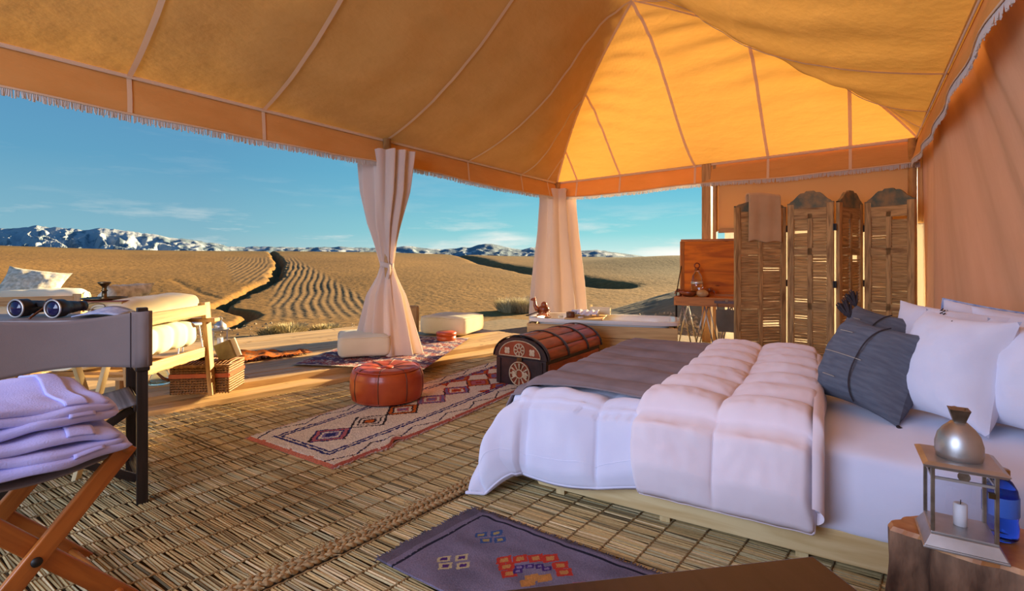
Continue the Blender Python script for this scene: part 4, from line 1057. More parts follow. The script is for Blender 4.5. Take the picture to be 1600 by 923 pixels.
MB().bar(TT(.005, .10, .675), TT(.005, TD_+.02, 1.02), .008, .018).build('lid_stay', M['iron'], tab, world=True)
for x in (.09, .33, .58):
    for y, s_ in ((.05, -1), (TD_-.05, 1)):
        MB().tube([TT(x, y, .57), TT(x-.10, y+.02*s_, .10)], .008, 8).build('trestle_leg', M['chrome'], tab, world=True, smooth=True)
        MB().tube([TT(x, y, .57), TT(x+.10, y+.02*s_, .10)], .008, 8).build('trestle_leg', M['chrome'], tab, world=True, smooth=True)
mb = MB(); mb.bar(TT(.02, .03, .57), TT(.02, .03, .40), .02, .02); mb.build('corner_leg', M['iron'], tab, world=True)
mb = MB(); mb.bar(TT(.44, -.008, .625), TT(.70, -.008, .625), .014, .03); mb.build('leather_strap', M['leather_dark'], tab, world=True)
MB().box(TT(.57, -.02, .64), (.025, .012, .03)).build('buckle', M['chrome'], tab, world=True)
bg_ = thing('grey_bag', 'grey cloth bag hanging under the wooden case table', 'bag', TT(.57, -.03, .3))
def bagf(u, v):
    a = 2*PI*u; w_ = .115*(1-.25*v**4); return TT(.575, -.035, .545)+td*(w_*math.cos(a))+tn*(.035*math.sin(a)*(1+.3*math.sin(5*a)*.3))+Vector((0, 0, -v*.24-.02*math.sin(v*3)*math.cos(a)**2))
MB().grid(bagf, 36, 16, closed=True).build('pouch', M['grey_bag'], bg_, smooth=True, world=True)
MB().tube([TT(.47, -.03, .61), TT(.475, -.035, .545)], .005, 6).tube([TT(.68, -.03, .61), TT(.675, -.035, .545)], .005, 6).build('strap', M['leather_dark'], bg_, world=True)
# things on it
bp_ = TT(.145, .13, .664); bw = thing('wooden_bowl', 'dark wooden bowl on the case table', 'bowl', bp_)
MB().lathe([(.035, 0), (.07, .012), (.112, .062), (.106, .064), (.062, .02), (0, .016)], n=28).build('bowl', M['camel_wood'], bw, smooth=True)
gp_ = TT(.30, .09, .664); gd_ = thing('gourd', 'tan gourd lying beside the wooden bowl', 'gourd', gp_); MB().ball((0, 0, .045), .06, 16, sc=(1.15, .85, .75)).build('shell', M['gourd'], gd_, smooth=True)
MB().tube([(.06, 0, .05), (.078, 0, .055)], [.008, .005], 6).build('stalk', M['camel_wood'], gd_)
dc_ = TT(.215, .25, .664); dc = thing('decanter', 'clear glass decanter with a ring stopper on the case table', 'decanter', dc_)
MB().lathe([(.060, 0), (.066, .01), (.066, .16), (.062, .175), (.060, .195), (.052, .24), (.032, .275), (.026, .285), (.025, .315), (.031, .32)], n=28).build('body', M['clear_glass'], dc, smooth=True)
MB().lathe([(.066, .145), (.069, .15), (.069, .17), (.066, .175)], n=28).build('silver_band', M['chrome'], dc, smooth=True)
MB().tube([(.03*math.cos(2*PI*k/20), 0, .362+.03*math.sin(2*PI*k/20)) for k in range(20)], .008, 8, closed=True).lathe([(.02, .31), (.02, .335)], n=14).build('stopper', M['camel_wood'], dc, smooth=True)
def elephant(loc, rz, label, s):
    o = thing('elephant_figurine', label, 'figurine', loc, rz); mb = MB()
    mb.ball((0, 0, .055), .036, 12, sc=(1.35, .85, .9)); mb.ball((.055, 0, .07), .024, 10)
    for x in (-.03, .028):
        for y in (-.016, .016): mb.tube([(x, y, .045), (x, y, 0)], [.012, .011], 8)
    mb.tube([(.07, 0, .068), (.088, 0, .05), (.092, 0, .025), (.10, 0, .03)], [.011, .008, .006, .005], 8); mb.tube([(-.046, 0, .065), (-.058, 0, .04)], [.004, .003], 6)
    for y in (-1, 1): mb.ball((.045, y*.022, .072), .018, 8, sc=(.7, .25, 1))
    mb.xf(Matrix.Scale(s, 4)); mb.build('body', M['camel_wood'], o, smooth=True); return o
elephant(TT(.06, .20, .664)+Vector((0, 0, .0)), 2.6, 'small dark wooden elephant left of the bowl', .95)
elephant(TT(.31, .19, .664), -.5, 'dark wooden elephant beside the glass decanter', 1.2)
tr_ = thing('wire_ornament', 'small pale twig ornament at the right end of the case table', 'ornament', TT(.66, .08, .664))
MB().tube([(-.03, 0, .06), (0, 0, .08), (.03, 0, .03)], .005, 6).tube([(-.02, 0, 0), (0, 0, .08), (.01, .02, .12)], .005, 6).tube([(0, 0, 0), (.0, .01, .08)], .006, 6).build('twig', M['gourd'], tr_, smooth=True)

# ------------------------------------------------------------------ bathtub boxed in pine
tz = .45; tA = G(824, 497, tz); tB = G(1062, 505, tz); tx = (tB-tA); TLn = tx.length; tx.normalize(); ty = Vector((-tx.y, tx.x, 0)); TWd = .62
tub = thing('bathtub', 'white bathtub boxed in pine boards behind the chest', 'bathtub', (tA.x, tA.y, 0))
def UU(x, y, z): return tA+tx*x+ty*y+Vector((0, 0, z-tz))
for k in range(3): MB().bar(UU(0, .012, .075+k*.128), UU(TLn-.02, .012, .075+k*.128), .024, .124).build('front_board', M['pine_tub'], tub, world=True, bevel=.003)
for k in range(3):
    MB().bar(UU(.0, .03, .075+k*.128), UU(.0, TWd-.02, .075+k*.128), .024, .124).build('end_board', M['pine_tub'], tub, world=True, bevel=.003)
    MB().bar(UU(TLn-.03, .03, .075+k*.128), UU(TLn-.03, TWd-.02, .075+k*.128), .024, .124).build('end_board', M['pine_tub'], tub, world=True, bevel=.003)
MB().bar(UU(0, TWd-.012, .2), UU(TLn-.02, TWd-.012, .2), .024, .38).build('back_board', M['pine_tub'], tub, world=True)
mb = MB()
def rim(u, v):
    a = 2*PI*u; cx = math.copysign(abs(math.cos(a))**.35, math.cos(a)); cy = math.copysign(abs(math.sin(a))**.35, math.sin(a))
    L2, W2 = TLn/2+.015, TWd/2+.015
    prof = [(1.0, -.035), (1.0, 0), (.985, .006), (.90, .004), (.875, -.02), (.80, -.28), (.6, -.33), (0, -.335)]
    k = v*(len(prof)-1); i = min(int(k), len(prof)-2); f_ = k-i; s_ = prof[i][0]*(1-f_)+prof[i+1][0]*f_; z_ = prof[i][1]*(1-f_)+prof[i+1][1]*f_
    inset = 1 if s_ >= .9 else 1
    return UU(TLn/2+L2*s_*cx, TWd/2+(W2-(1-s_)*(L2-W2)*.0)*s_*cy, tz+z_)
mb.grid(rim, 80, 21, closed=True, flip=False); mb.build('basin', M['white_enamel'], tub, world=True, smooth=True)
for x, y in ((.05, .05), (TLn-.08, .05), (.05, TWd-.05), (TLn-.08, TWd-.05)): MB().bar(UU(x, y, 0), UU(x, y, .40), .04, .04).build('corner_post', M['pine_tub'], tub, world=True)
# on the rim
tray = thing('bath_tray', 'thin wooden bath tray across the tub', 'tray', UU(.62, .30, tz+.012)); tray.rotation_euler[2] = math.atan2(tx.y, tx.x)
mb = MB(); [mb.bar((-.20+.0, -.27+.18*k, 0), (.20, -.27+.18*k, 0), .15, .014) for k in range(4)]; mb.build('board', M['pine_tub'], tray)
def on_tub(x, y, z=.02): return UU(x, y, tz+z)
wbx = thing('wooden_pot', 'small round dark wooden pot on the bath tray', 'pot', on_tub(.47, .06, .02)); MB().lathe([(.042, 0), (.046, .005), (.046, .055), (.040, .06), (.036, .055), (.036, .012), (0, .01)], n=24).build('pot', M['leather_dark'], wbx, smooth=True)
clo = thing('face_cloth', 'white cloth draped over the bath tray', 'cloth', on_tub(.66, .12, .02))
def clf(u, v):
    x = (u-.5)*.22; a = v*2.6; return Vector((x*tx.x, x*tx.y, 0))+ty*(.13*math.cos(a)-.02)+Vector((0, 0, .016+.055*math.sin(a)+.008*math.sin(u*20)+.012*fnoise(u*5, v*5)))
MB().grid(clf, 30, 24).build('cloth', M['sheet'], clo, smooth=True, solid=.008)
bc = thing('patterned_cloth', 'blue and white cloth folded behind the wooden pot', 'cloth', on_tub(.53, .28, .02)); MB().box((0, 0, .035), (.16, .12, .05), .2).build('cloth', M['blue_cloth'], bc, bevel=.018, seg=4, smooth=True)
rol = thing('rolled_towel', 'cream towel rolled up on the bath tray', 'towel', on_tub(.76, .34, .02)); mb = MB()
mb.tube([(-.11*tx.x, -.11*tx.y, .05), (.11*tx.x, .11*tx.y, .05)], .045, 20); mb.build('roll', M['cream_cloth'], rol, smooth=False, auto=40)
mb = MB(); mb.tube([Vector((tx.x*.112, tx.y*.112, .05))+ty*((.006+.0022*k)*math.cos(k*.5))+Vector((0, 0, (.006+.0022*k)*math.sin(k*.5))) for k in range(17)], .003, 5); mb.build('rolled_edge', M['pattern_cream'], rol)
tb = thing('bottle', 'tiny amber bottle standing behind the draped cloth on the tub', 'bottle', on_tub(.645, .42, .012)); MB().lathe([(.022, 0), (.026, .01), (.026, .05), (.010, .075), (.010, .10)], n=16).build('body', M['gourd'], tb, smooth=True); MB().lathe([(.013, .098), (.013, .118)], n=12).build('stopper', M['pine'], tb)
for x, y, lb in ((.36, .07, 'small yellow soap bar left of the bath tray'), (.585, .03, 'small white soap bar in front of the draped cloth')):
    so = thing('soap', lb, 'soap', on_tub(x, y, .008)); MB().box((0, 0, .014), (.05, .035, .028), .4).build('bar', M['wax' if 'white' in lb else 'cream_cloth'], so, bevel=.008, seg=3, smooth=True)
dsh = thing('soap_dish', 'flat dark dish near the camel figurine', 'dish', on_tub(.22, .05, .008)); MB().lathe([(.03, 0), (.045, .008), (.042, .010), (0, .006)], n=20).build('dish', M['leather_dark'], dsh, smooth=True)
# camel
cam_o = thing('camel_figurine', 'kneeling wooden camel figurine on the left end of the tub', 'figurine', on_tub(.115, .18, .008), math.atan2(tx.y, tx.x))
mb = MB(); mb.ball((.03, 0, .085), .062, 16, sc=(1.15, .75, .8)); mb.ball((.035, 0, .135), .045, 12, sc=(.9, .6, 1.0))
mb.tube([(-.015, 0, .085), (-.055, 0, .085), (-.078, 0, .13), (-.082, 0, .175), (-.088, 0, .20)], [.038, .032, .024, .019, .018], 10); mb.ball((-.098, 0, .203), .022, 10, sc=(1.5, .8, .85)); mb.ball((-.122, 0, .198), .013, 8, sc=(1.2, .8, .8))
for y in (-1, 1):
    mb.ball((-.082, y*.012, .224), .007, 6, sc=(.8, .6, 1.4))
    mb.tube([(.07, y*.035, .07), (.035, y*.045, .022), (.09, y*.045, .014)], [.030, .022, .014], 8); mb.tube([(-.02, y*.035, .06), (.0, y*.04, .02), (-.045, y*.04, .014)], [.024, .018, .012], 8)
mb.tube([(.095, 0, .09), (.115, 0, .05)], [.006, .004], 6); mb.xf(Matrix.Scale(.92, 4)); mb.build('body', M['camel_wood'], cam_o, smooth=True)
spo = thing('wooden_spoon', 'dark wooden spoon leaning over the left rim of the tub', 'spoon', on_tub(.0, .12, .01)); mb = MB(); mb.tube([Vector((tx.x*.10, tx.y*.10, .055)), Vector((tx.x*.03, tx.y*.03, .03)), Vector((-tx.x*.02, -tx.y*.02, .01))], [.006, .006, .007], 8); mb.ball((-.03*tx.x, -.03*tx.y, .008), .016, 8, sc=(1.3, .9, .5)); mb.build('spoon', M['dark_wood'], spo, smooth=True)

# ------------------------------------------------------------------ director's chair
R_v = Vector((.742, .670, 0)); pr2 = G(222, 790); F_v = Vector((-.670, .742, 0)); cc = pr2-R_v*.28+F_v*.215
dch = thing('director_chair', 'black-framed director chair with grey canvas back facing the plain', 'chair', cc, math.atan2(R_v.y, R_v.x))
for sx in (-1, 1):
    MB().bar((sx*.28, -.215, 0), (sx*.28, -.215, .885), .042, .030, (0, 1, 0)).build('leg', M['dark_wood'], dch, bevel=.004)
    MB().bar((sx*.28, .215, 0), (sx*.28, .215, .60), .042, .030, (0, 1, 0)).build('leg', M['dark_wood'], dch, bevel=.004)
    MB().box((sx*.28, .02, .615), (.055, .52, .024)).build('armrest', M['dark_wood'], dch, bevel=.006)
    MB().box((sx*.28, 0, .10), (.024, .43, .035)).build('side_rail', M['dark_wood'], dch, bevel=.003)
    MB().box((sx*.265, 0, .44), (.03, .43, .028)).build('seat_rail', M['dark_wood'], dch, bevel=.003)
for y in (-.15, .15):
    for s_ in (-1, 1): MB().bar((s_*.27, y+.014*s_, .10), (-s_*.25, y+.014*s_, .43), .035, .02, (0, 1, 0)).build('cross_bar', M['dark_wood'], dch, bevel=.003)
def backf(u, v):
    x = -.305+.61*u; sag = .045*math.sin(PI*u); return Vector((x, -.215-.026+sag*.9, .868-.245*v-.022*math.sin(PI*u)*(1-2*v)*1.0+.004*math.sin(u*9+v*3)))
bk = MB().grid(backf, 40, 14).build('back_canvas', M['grey_canvas'], dch, smooth=True, solid=.006)
for sx in (-1, 1):
    mb = MB(); mb.grid(lambda u, v: Vector((sx*.28+.036*math.cos(2*PI*u), -.215+.028*math.sin(2*PI*u), .868-.245*v)), 24, 4, closed=True); mb.build('canvas_sleeve', M['grey_canvas'], bk, smooth=True, solid=.004)
    MB().tube([(sx*.236, -.246, .868), (sx*.236, -.246, .625)], .0025, 4).build('stitching', M['tassel'], bk)
MB().grid(lambda u, v: Vector((-.27+.54*u, -.2+.4*v, .455-.035*math.sin(PI*u))), 20, 6).build('seat_canvas', M['striped'], dch, smooth=True, solid=.006)

# ------------------------------------------------------------------ folding wooden stool with folded robes
sh = Vector((.55, .836, 0)).normalized(); sc0 = Vector((-1.50, 1.555, 0))
stl = thing('folding_stool', 'orange-brown folding X stool carrying two folded robes', 'stool', sc0, math.atan2(sh.y, sh.x))
for y in (-.20, .20):
    MB().bar((-.235, y, .0), (.215, y, .515), .052, .022, (0, 1, 0)).build('leg', M['orange_wood'], stl, bevel=.004)
    MB().bar((.235, y+.024, .0), (-.215, y+.024, .515), .052, .022, (0, 1, 0)).build('leg', M['orange_wood'], stl, bevel=.004)
    mb = MB(); mb.lathe([(.011, -.016), (.013, -.014), (.013, .014), (0, .016)], n=12); mb.xf(Matrix.Translation((-.01, y-.004 if y < 0 else y+.02, .255))@Matrix.Rotation(PI/2, 4, 'X')); mb.build('bolt', M['iron'], stl, smooth=True)
for x in (-.205, .205): MB().tube([(x, -.23, .505), (x, .25, .505)], .014, 12).build('top_bar', M['orange_wood'], stl, smooth=True)
MB().tube([(.19, -.20, .055), (.19, .21, .055)], .012, 10).build('stretcher', M['orange_wood'], stl, smooth=True); MB().tube([(-.19, -.20, .055), (-.19, .21, .055)], .012, 10).build('stretcher', M['orange_wood'], stl, smooth=True)
MB().grid(lambda u, v: Vector((-.2+.4*u, -.2+.42*v, .50-.03*math.sin(PI*u))), 12, 6).build('seat_canvas', M['grey_canvas'], stl, smooth=True, solid=.006)
def robe(name, label, loc, rz, L_, W_, nf, hts, seed):
    t = thing(name, label, 'robe', loc, rz); z = 0
    for k in range(nf):
        h = hts[k]; i_ = k*.012
        def f(u, v):
            a = 2*PI*u; cx, cz = math.cos(a), math.sin(a)
            y = (W_/2-i_)*math.copysign(abs(cx)**.30, cx)*(1+.03*fnoise(v*3, k+seed)); zz = h/2*math.copysign(abs(cz)**.55, cz)
            sv = 2*v-1; x = (L_/2-i_*1.4)*sv
            e_ = (1-abs(sv)**12)**.5 if abs(sv) < 1 else 0
            zz *= max(.05, e_); y *= .95+.05*e_
            zz += .022*fnoise(x*4+seed, y*4, k)+.008*fnoise(x*12, y*12+seed, k)
            sag = -.055*sstep(.08, .30, x)*(z/.2)-.03*sstep(.1, .3, abs(y))*(z/.2)
            return Vector((x+.03*fnoise(y*5, k*2, seed), y+.02*fnoise(x*6, k, 9), z+h/2+zz+sag))
        o = MB().grid(f, 56, 44, closed=True).build('fold', M['terry'], t, smooth=True)
        if k in (0, nf-1):
            MB().grid(lambda u, v: f(.02+.46*u, .74+.13*v)+Vector((0, 0, .003)), 30, 8).build('cuff', M['terry'], o, smooth=True, solid=.007)
        z += h*.80
    return t, z
rb1, zz = robe('folded_robe', 'lavender terry robe folded at the bottom of the stack on the stool', (sc0.x-.05, sc0.y-.02, .508), math.atan2(sh.y, sh.x)-.10, .56, .58, 3, (.040, .038, .036), 3)
robe('folded_robe', 'lavender terry robe folded on top of the stack on the stool', (sc0.x-.075, sc0.y+.00, .508+zz+.004), math.atan2(sh.y, sh.x)-.03, .50, .54, 3, (.038, .036, .034), 8)
# ------------------------------------------------------------------ stump table, lantern, bottle, dark bench
sp_ = Vector((1.235, 1.25, 0)); SZ = .40
stp = thing('stump_table', 'tree stump side table with rough bark beside the bed', 'table', sp_)
def stfn(u, v):
    a = 2*PI*u; rr = 1+.10*math.sin(3*a+.6)+.05*math.sin(7*a)+.04*fnoise(math.cos(a)*3, math.sin(a)*3, v*2); k = 1-.06*v+.05*(1-v)**3
    bk_ = 1+.06*fnoise(math.cos(a)*7, math.sin(a)*7, v*2.5)+.03*fnoise(a*6, v*5, 3)
    return Vector((.245*rr*k*bk_*math.cos(a)+.0, .135*rr*k*bk_*math.sin(a)-.07*math.cos(a), v*(SZ-.012)))
MB().grid(stfn, 90, 24, closed=True).build('bark', M['bark'], stp, smooth=True)
mb = MB(); n = 90; rim_ = [stfn(k/n, 1) for k in range(n)]
mb.add([v+Vector((0, 0, 0)) for v in rim_]+[v*1+Vector((-v.x*.03, -v.y*.03, .012)) for v in rim_]+[Vector((0, 0, SZ))], [(k, (k+1) % n, n+(k+1) % n, n+k) for k in range(n)]+[(n+k, n+(k+1) % n, 2*n) for k in range(n)])
mb.build('cut_top', M['stump_top'], stp)
mb = MB()
for pts in (((.05, -.02), (.12, .01), (.17, .02)), ((-.02, -.06), (.03, -.09), (.07, -.10))): mb.tube([(x, y, SZ+.0005) for x, y in pts], [.002, .0035, .001], 5)
mb.build('crack', M['iron'], stp)
lz = SZ+.003
lt_ = thing('lantern', 'silver metal lantern with glass panes standing on the tree stump', 'lantern', (1.104, 1.265, lz), math.radians(58))
a_ = .058; b_ = .078
def frustum(mb, z0, s0, z1, s1, m=0):
    vs = [(-s0, -s0, z0), (s0, -s0, z0), (s0, s0, z0), (-s0, s0, z0), (-s1, -s1, z1), (s1, -s1, z1), (s1, s1, z1), (-s1, s1, z1)]
    return mb.add(vs, [(3, 2, 1, 0), (4, 5, 6, 7), (0, 1, 5, 4), (1, 2, 6, 5), (2, 3, 7, 6), (3, 0, 4, 7)], None, m)
mb = MB(); frustum(mb, 0, b_, .006, b_); frustum(mb, .006, b_-.002, .032, a_+.004); mb.build('flared_base', M['silver'], lt_, bevel=.0015)
mb = MB(); frustum(mb, .032, a_+.004, .038, a_+.004); mb.build('base_rim', M['silver'], lt_, bevel=.001)
for sx in (-1, 1):
    for sy in (-1, 1): MB().box((sx*a_, sy*a_, .115), (.008, .008, .155)).build('post', M['pewter'], lt_, bevel=.001)
for sx, sy in ((1, 0), (-1, 0), (0, 1), (0, -1)):
    MB().box((sx*a_, sy*a_, .102), (.002 if sx else a_*2-.008, .002 if sy else a_*2-.008, .125)).build('glass_pane', M['pane'], lt_)
    mb = MB(); L0 = a_*2
    for z in (.168, .192): mb.box((sx*a_, sy*a_, z), (.006 if sx else L0, .006 if sy else L0, .006))
    mb.build('cross_rail', M['silver'], lt_)
    mb = MB(); mb.lathe([(.012, -.002), (.012, .002)], n=14); mb.xf(Matrix.Translation((sx*a_, sy*a_, .180))@(Matrix.Rotation(PI/2, 4, 'Y') if sx else Matrix.Rotation(PI/2, 4, 'X'))); mb.build('pierced_disc', M['pewter'], lt_)
mb = MB(); frustum(mb, .194, a_+.016, .202, a_+.022); frustum(mb, .202, a_+.022, .208, a_+.010); mb.build('roof_plate', M['silver'], lt_, bevel=.0015)
MB().lathe([(.044, .206), (.0475, .222), (.0475, .242), (.042, .264), (.032, .280), (.022, .290), (.016, .296)], n=28).build('dome', M['silver'], lt_, smooth=True)
MB().lathe([(.014, .292), (.026, .322), (.029, .328), (.022, .328), (.0, .306)], n=4, ph=.5).build('square_cap', M['pewter'], lt_)
MB().tube([(.034+.022*math.cos(2*PI*k/18), .004*math.sin(4*PI*k/18), .300+.020*math.sin(2*PI*k/18)) for k in range(18)], .006, 8, closed=True).build('ring_handle', M['pewter'], lt_, smooth=True)
MB().box((-a_-.006, -a_+.01, .15), (.010, .012, .012)).build('latch', M['brass_dark'], lt_)
cd = thing('candle', 'short white candle inside the silver lantern', 'candle', (1.112, 1.27, lz+.039)); MB().lathe([(.014, 0), (.014, .052), (.010, .054), (0, .050)], n=16).build('wax', M['wax'], cd, smooth=True); MB().tube([(0, 0, .05), (.001, 0, .062)], .001, 5).build('wick', M['iron'], cd)
bt = thing('water_bottle', 'small blue bottle with a gold cap behind the lantern on the stump', 'bottle', (1.226, 1.285, lz))
bt.scale = (1.1, 1.1, 1.12)
MB().lathe([(.0, .0), (.026, .0), (.031, .006), (.032, .03), (.030, .045), (.032, .06), (.032, .098), (.029, .112), (.020, .128), (.014, .134), (.0135, .140)], n=32).build('body', M['blue_glass'], bt, smooth=True)
MB().lathe([(.0325, .055), (.0328, .056), (.0328, .096), (.0325, .097)], n=32).build('label', M['blue_label'], bt, smooth=True)
MB().lathe([(.0155, .136), (.0165, .138), (.0165, .152), (.015, .154), (0, .154)], n=24).build('cap', M['gold_cap'], bt, smooth=True)

bz = .45
c0 = G(1270, 868, bz); c1 = G(845, 915, bz); c2 = G(1338, 923, bz); bx = (c1-c0); blen = bx.length+.15; bx.normalize(); by = (c2-c0).normalized(); by = (by-bx*by.dot(bx)).normalized()
bn = thing('low_table', 'dark brown wooden low table corner at the bottom edge', 'table', (c0.x, c0.y, 0))
MB().bar(c0+bx*(blen/2)-Vector((0, 0, .014)), c0+bx*(blen/2)+by*.40-Vector((0, 0, .014)), blen, .028).build('table_top', M['bench_wood'], bn, world=True, bevel=.003)
for a, b in ((.05, .05), (blen-.05, .05), (.05, .35), (blen-.05, .35)):
    p_ = c0+bx*a+by*b; MB().bar((p_.x, p_.y, 0), (p_.x, p_.y, bz-.028), .045, .045).build('leg', M['bench_wood'], bn, world=True, bevel=.003)
for a0, b0, a1, b1 in ((.07, .05, blen-.07, .05), (.07, .35, blen-.07, .35), (.05, .07, .05, .33), (blen-.05, .07, blen-.05, .33)):
    p_ = c0+bx*a0+by*b0; q_ = c0+bx*a1+by*b1; MB().bar((p_.x, p_.y, bz-.06), (q_.x, q_.y, bz-.06), .02, .06).build('apron', M['bench_wood'], bn, world=True)

# ------------------------------------------------------------------ table with binoculars at the left
tb0 = Vector((-2.56, 2.66, 0)); tbz = .80
rt = thing('side_table', 'wooden side table on light cross legs behind the director chair', 'table', tb0)
MB().box((0, 0, tbz-.012), (.92, .34, .024), .06).build('table_top', M['grey_wood'], rt, bevel=.004)
for sx in (-1, 1):
    for s_ in (-1, 1): MB().bar((sx*.38+.03*s_, -.14*s_, .0), (sx*.38+.03*s_, .14*s_, tbz-.03), .035, .022, (1, 0, 0)).build('leg', M['light_wood'], rt, bevel=.003)
MB().tube([(-.38, 0, .37), (.38, 0, .37)], .014, 10).build('stretcher', M['light_wood'], rt, smooth=True)
MB().tube([(.40, -.12, .05), (.47, -.02, .16), (.45, .10, .36)], .012, 8).build('bentwood_brace', M['light_wood'], rt, smooth=True)
def on_t(px, py): return G(px, py, tbz)
b0 = on_t(54, 497)
bino = thing('binoculars', 'pair of black binoculars lying on the side table', 'binoculars', b0, math.radians(-6))
for sx in (-1, 1):
    mb = MB(); mb.lathe([(.0, .0), (.044, .0), (.047, .012), (.046, .05), (.036, .062), (.034, .09), (.030, .13), (.024, .15), (.027, .155), (.027, .185), (.0, .185)], n=24)
    mb.xf(Matrix.Translation((sx*.105, 0, .049))@Matrix.Rotation(sx*.10, 4, 'Z')@Matrix.Rotation(-PI/2, 4, 'X')); mb.build('barrel', M['black_rubber'], bino, smooth=True)
    mb = MB(); mb.tube([(sx*.105+.044*math.cos(2*PI*k/24), -.003, .049+.044*math.sin(2*PI*k/24)) for k in range(24)], .0045, 8, closed=True); mb.build('lens_ring', M['chrome'], bino, smooth=True)
    mb = MB(); mb.lathe([(.0405, 0), (.03, .008), (0, .012)], n=24); mb.xf(Matrix.Translation((sx*.105, .002, .049))@Matrix.Rotation(PI/2, 4, 'X')); mb.build('objective_lens', M['lens'], bino, smooth=True)
mb = MB(); mb.bar((-.07, .09, .062), (.07, .09, .062), .05, .024); mb.tube([(0, .045, .07), (0, .15, .07)], .015, 12); mb.build('bridge', M['black_rubber'], bino, bevel=.004)
MB().tube([(-.08, .14, .08), (-.04, .12, .088), (0, .06, .082), (.03, .02, .05), (.01, -.03, .006), (.03, -.05, .006)], .006, 6).build('neck_strap', M['leather_dark'], bino, smooth=True)
tray_p = on_t(124, 487)
tr2 = thing('incense_tray', 'small dark round tray with a turned candle holder on the side table', 'tray', (tray_p.x, tray_p.y+.18, tbz+.055))
MB().lathe([(.0, 0), (.10, 0), (.118, .012), (.114, .014), (.098, .006), (0, .006)], n=32).build('dish', M['brass_dark'], tr2, smooth=True)
MB().lathe([(.030, .006), (.014, .018), (.012, .05), (.018, .056), (.012, .062), (.012, .078), (.030, .096), (.034, .106), (.026, .108), (.0, .10)], n=24).build('candle_holder', M['brass_dark'], tr2, smooth=True)
bk1 = thing('book', 'thick yellow-paged book under the round tray on the side table', 'book', (tray_p.x+.05, tray_p.y+.14, tbz+.001), math.radians(12))
MB().box((0, 0, .027), (.225, .16, .044)).build('pages', M['paper'], bk1); MB().box((0, 0, .0025), (.235, .17, .005)).box((0, 0, .0515), (.235, .17, .005)).box((-.116, 0, .027), (.005, .17, .05)).build('cover', M['book_red'], bk1, bevel=.001)
gl = thing('spectacles', 'wire spectacles resting on the edge of the yellow-paged book', 'spectacles', (tray_p.x+.01, tray_p.y+.045, tbz+.002), .1)
MB().tube([(.055+.052*math.cos(2*PI*k/20), -.02, .026+.020*math.sin(2*PI*k/20)) for k in range(20)], .0025, 6, closed=True).tube([(-.055+.045*math.cos(2*PI*k/20), -.02, .026+.020*math.sin(2*PI*k/20)) for k in range(20)], .0025, 6, closed=True).build('wire_frame', M['brass_dark'], gl, smooth=True)
mc = thing('magazine', 'pale glossy magazine folded under the binoculars', 'magazine', (b0.x+.27, b0.y+.11, tbz+.001), .35)
MB().grid(lambda u, v: Vector((-.1+.2*u, -.12+.24*v, .01+.03*math.sin(PI*u)*(.4+.6*v))), 14, 4).build('cover', M['blue_cloth'], mc, smooth=True, solid=.004)

# ------------------------------------------------------------------ slatted armchair sofa seen from behind
def armchair(name, label, loc, rz, flip=1):
    t = thing(name, label, 'armchair', loc, rz, None)   # local: x = along the back, -y toward viewer (behind), +y the seat
    W_ = .80
    for s_ in (-1, 1):
        MB().bar((s_*W_/2, -.05, 0), (s_*W_/2, .0, .685), .05, .034, (0, 1, 0), w1=.07).build('back_leg', M['sofa_wood'], t, bevel=.004)
        MB().bar((s_*W_/2, .62, 0), (s_*W_/2, .62, .54), .05, .034, (0, 1, 0)).build('front_leg', M['sofa_wood'], t, bevel=.004)
        MB().box((s_*W_/2, .29, .555), (.075, .76, .028)).build('armrest', M['sofa_wood'], t, bevel=.006)
    MB().box((0, -.01, .63), (W_-.05, .026, .075)).build('top_rail', M['sofa_wood'], t, bevel=.004)
    MB().box((0, -.01, .325), (W_-.05, .026, .07)).build('lower_rail', M['sofa_wood'], t, bevel=.004)
    MB().box((0, .63, .25), (W_-.05, .026, .09)).build('front_rail', M['sofa_wood'], t, bevel=.004)
    for k in range(5): MB().box((-.30+.15*k, .31, .29), (.07, .62, .018)).build('seat_slat', M['sofa_wood'], t)
    return t
def cushion_roll(name, label, loc, rz, L_, ry, rz_, seed, mat='cream_cloth', tuft=0, grp=None, tip=0):
    t = thing(name, label, 'cushion', loc, rz, grp)
    def f(u, v):
        a = 2*PI*u; sv = 2*v-1; e_ = max(.0, 1-abs(sv)**10)**.5
        g_ = 1-(.12*abs(math.cos(PI*v*tuft))**8 if tuft else 0)
        y = ry*math.copysign(abs(math.cos(a))**.55, math.cos(a))*(.35+.65*e_)*g_; z = rz_*math.copysign(abs(math.sin(a))**.6, math.sin(a))*(.35+.65*e_)*g_
        return Vector((L_/2*sv, y+.008*fnoise(sv*3, z*9, seed), z+.008*fnoise(sv*4+seed, y*9)))
    o = MB().grid(f, 36, 60, closed=True); 
    o.build('cover', M[mat], t, smooth=True)
    pp = MB(); 
    for sx in (0.015, .985): pp.tube([f(k/36, sx)*1.01 for k in range(36)], .006, 5, closed=True)
    pp.build('piping', M[mat], t, smooth=True); return t
leg_ = G(322, 617, .10); ac_rz = math.radians(91)
ac = armchair('armchair', 'wooden armchair with cream cushions on the deck, seen from behind', (leg_.x-.0, leg_.y-.40, .10), ac_rz)
def AC(x, y, z): 
    c_, s_ = math.cos(ac_rz), math.sin(ac_rz); return Vector((leg_.x+x*c_-y*s_, leg_.y-.40+x*s_+y*c_, .10+z))
cushion_roll('seat_cushion', 'cream back cushion bulging over the top rail of the armchair', AC(0, .125, .665), ac_rz, .80, .115, .095, 3)
cushion_roll('seat_cushion', 'cream tufted cushion seen between the rails of the armchair', AC(0, .14, .47), ac_rz, .76, .13, .095, 8, 'cream_cloth', 5)
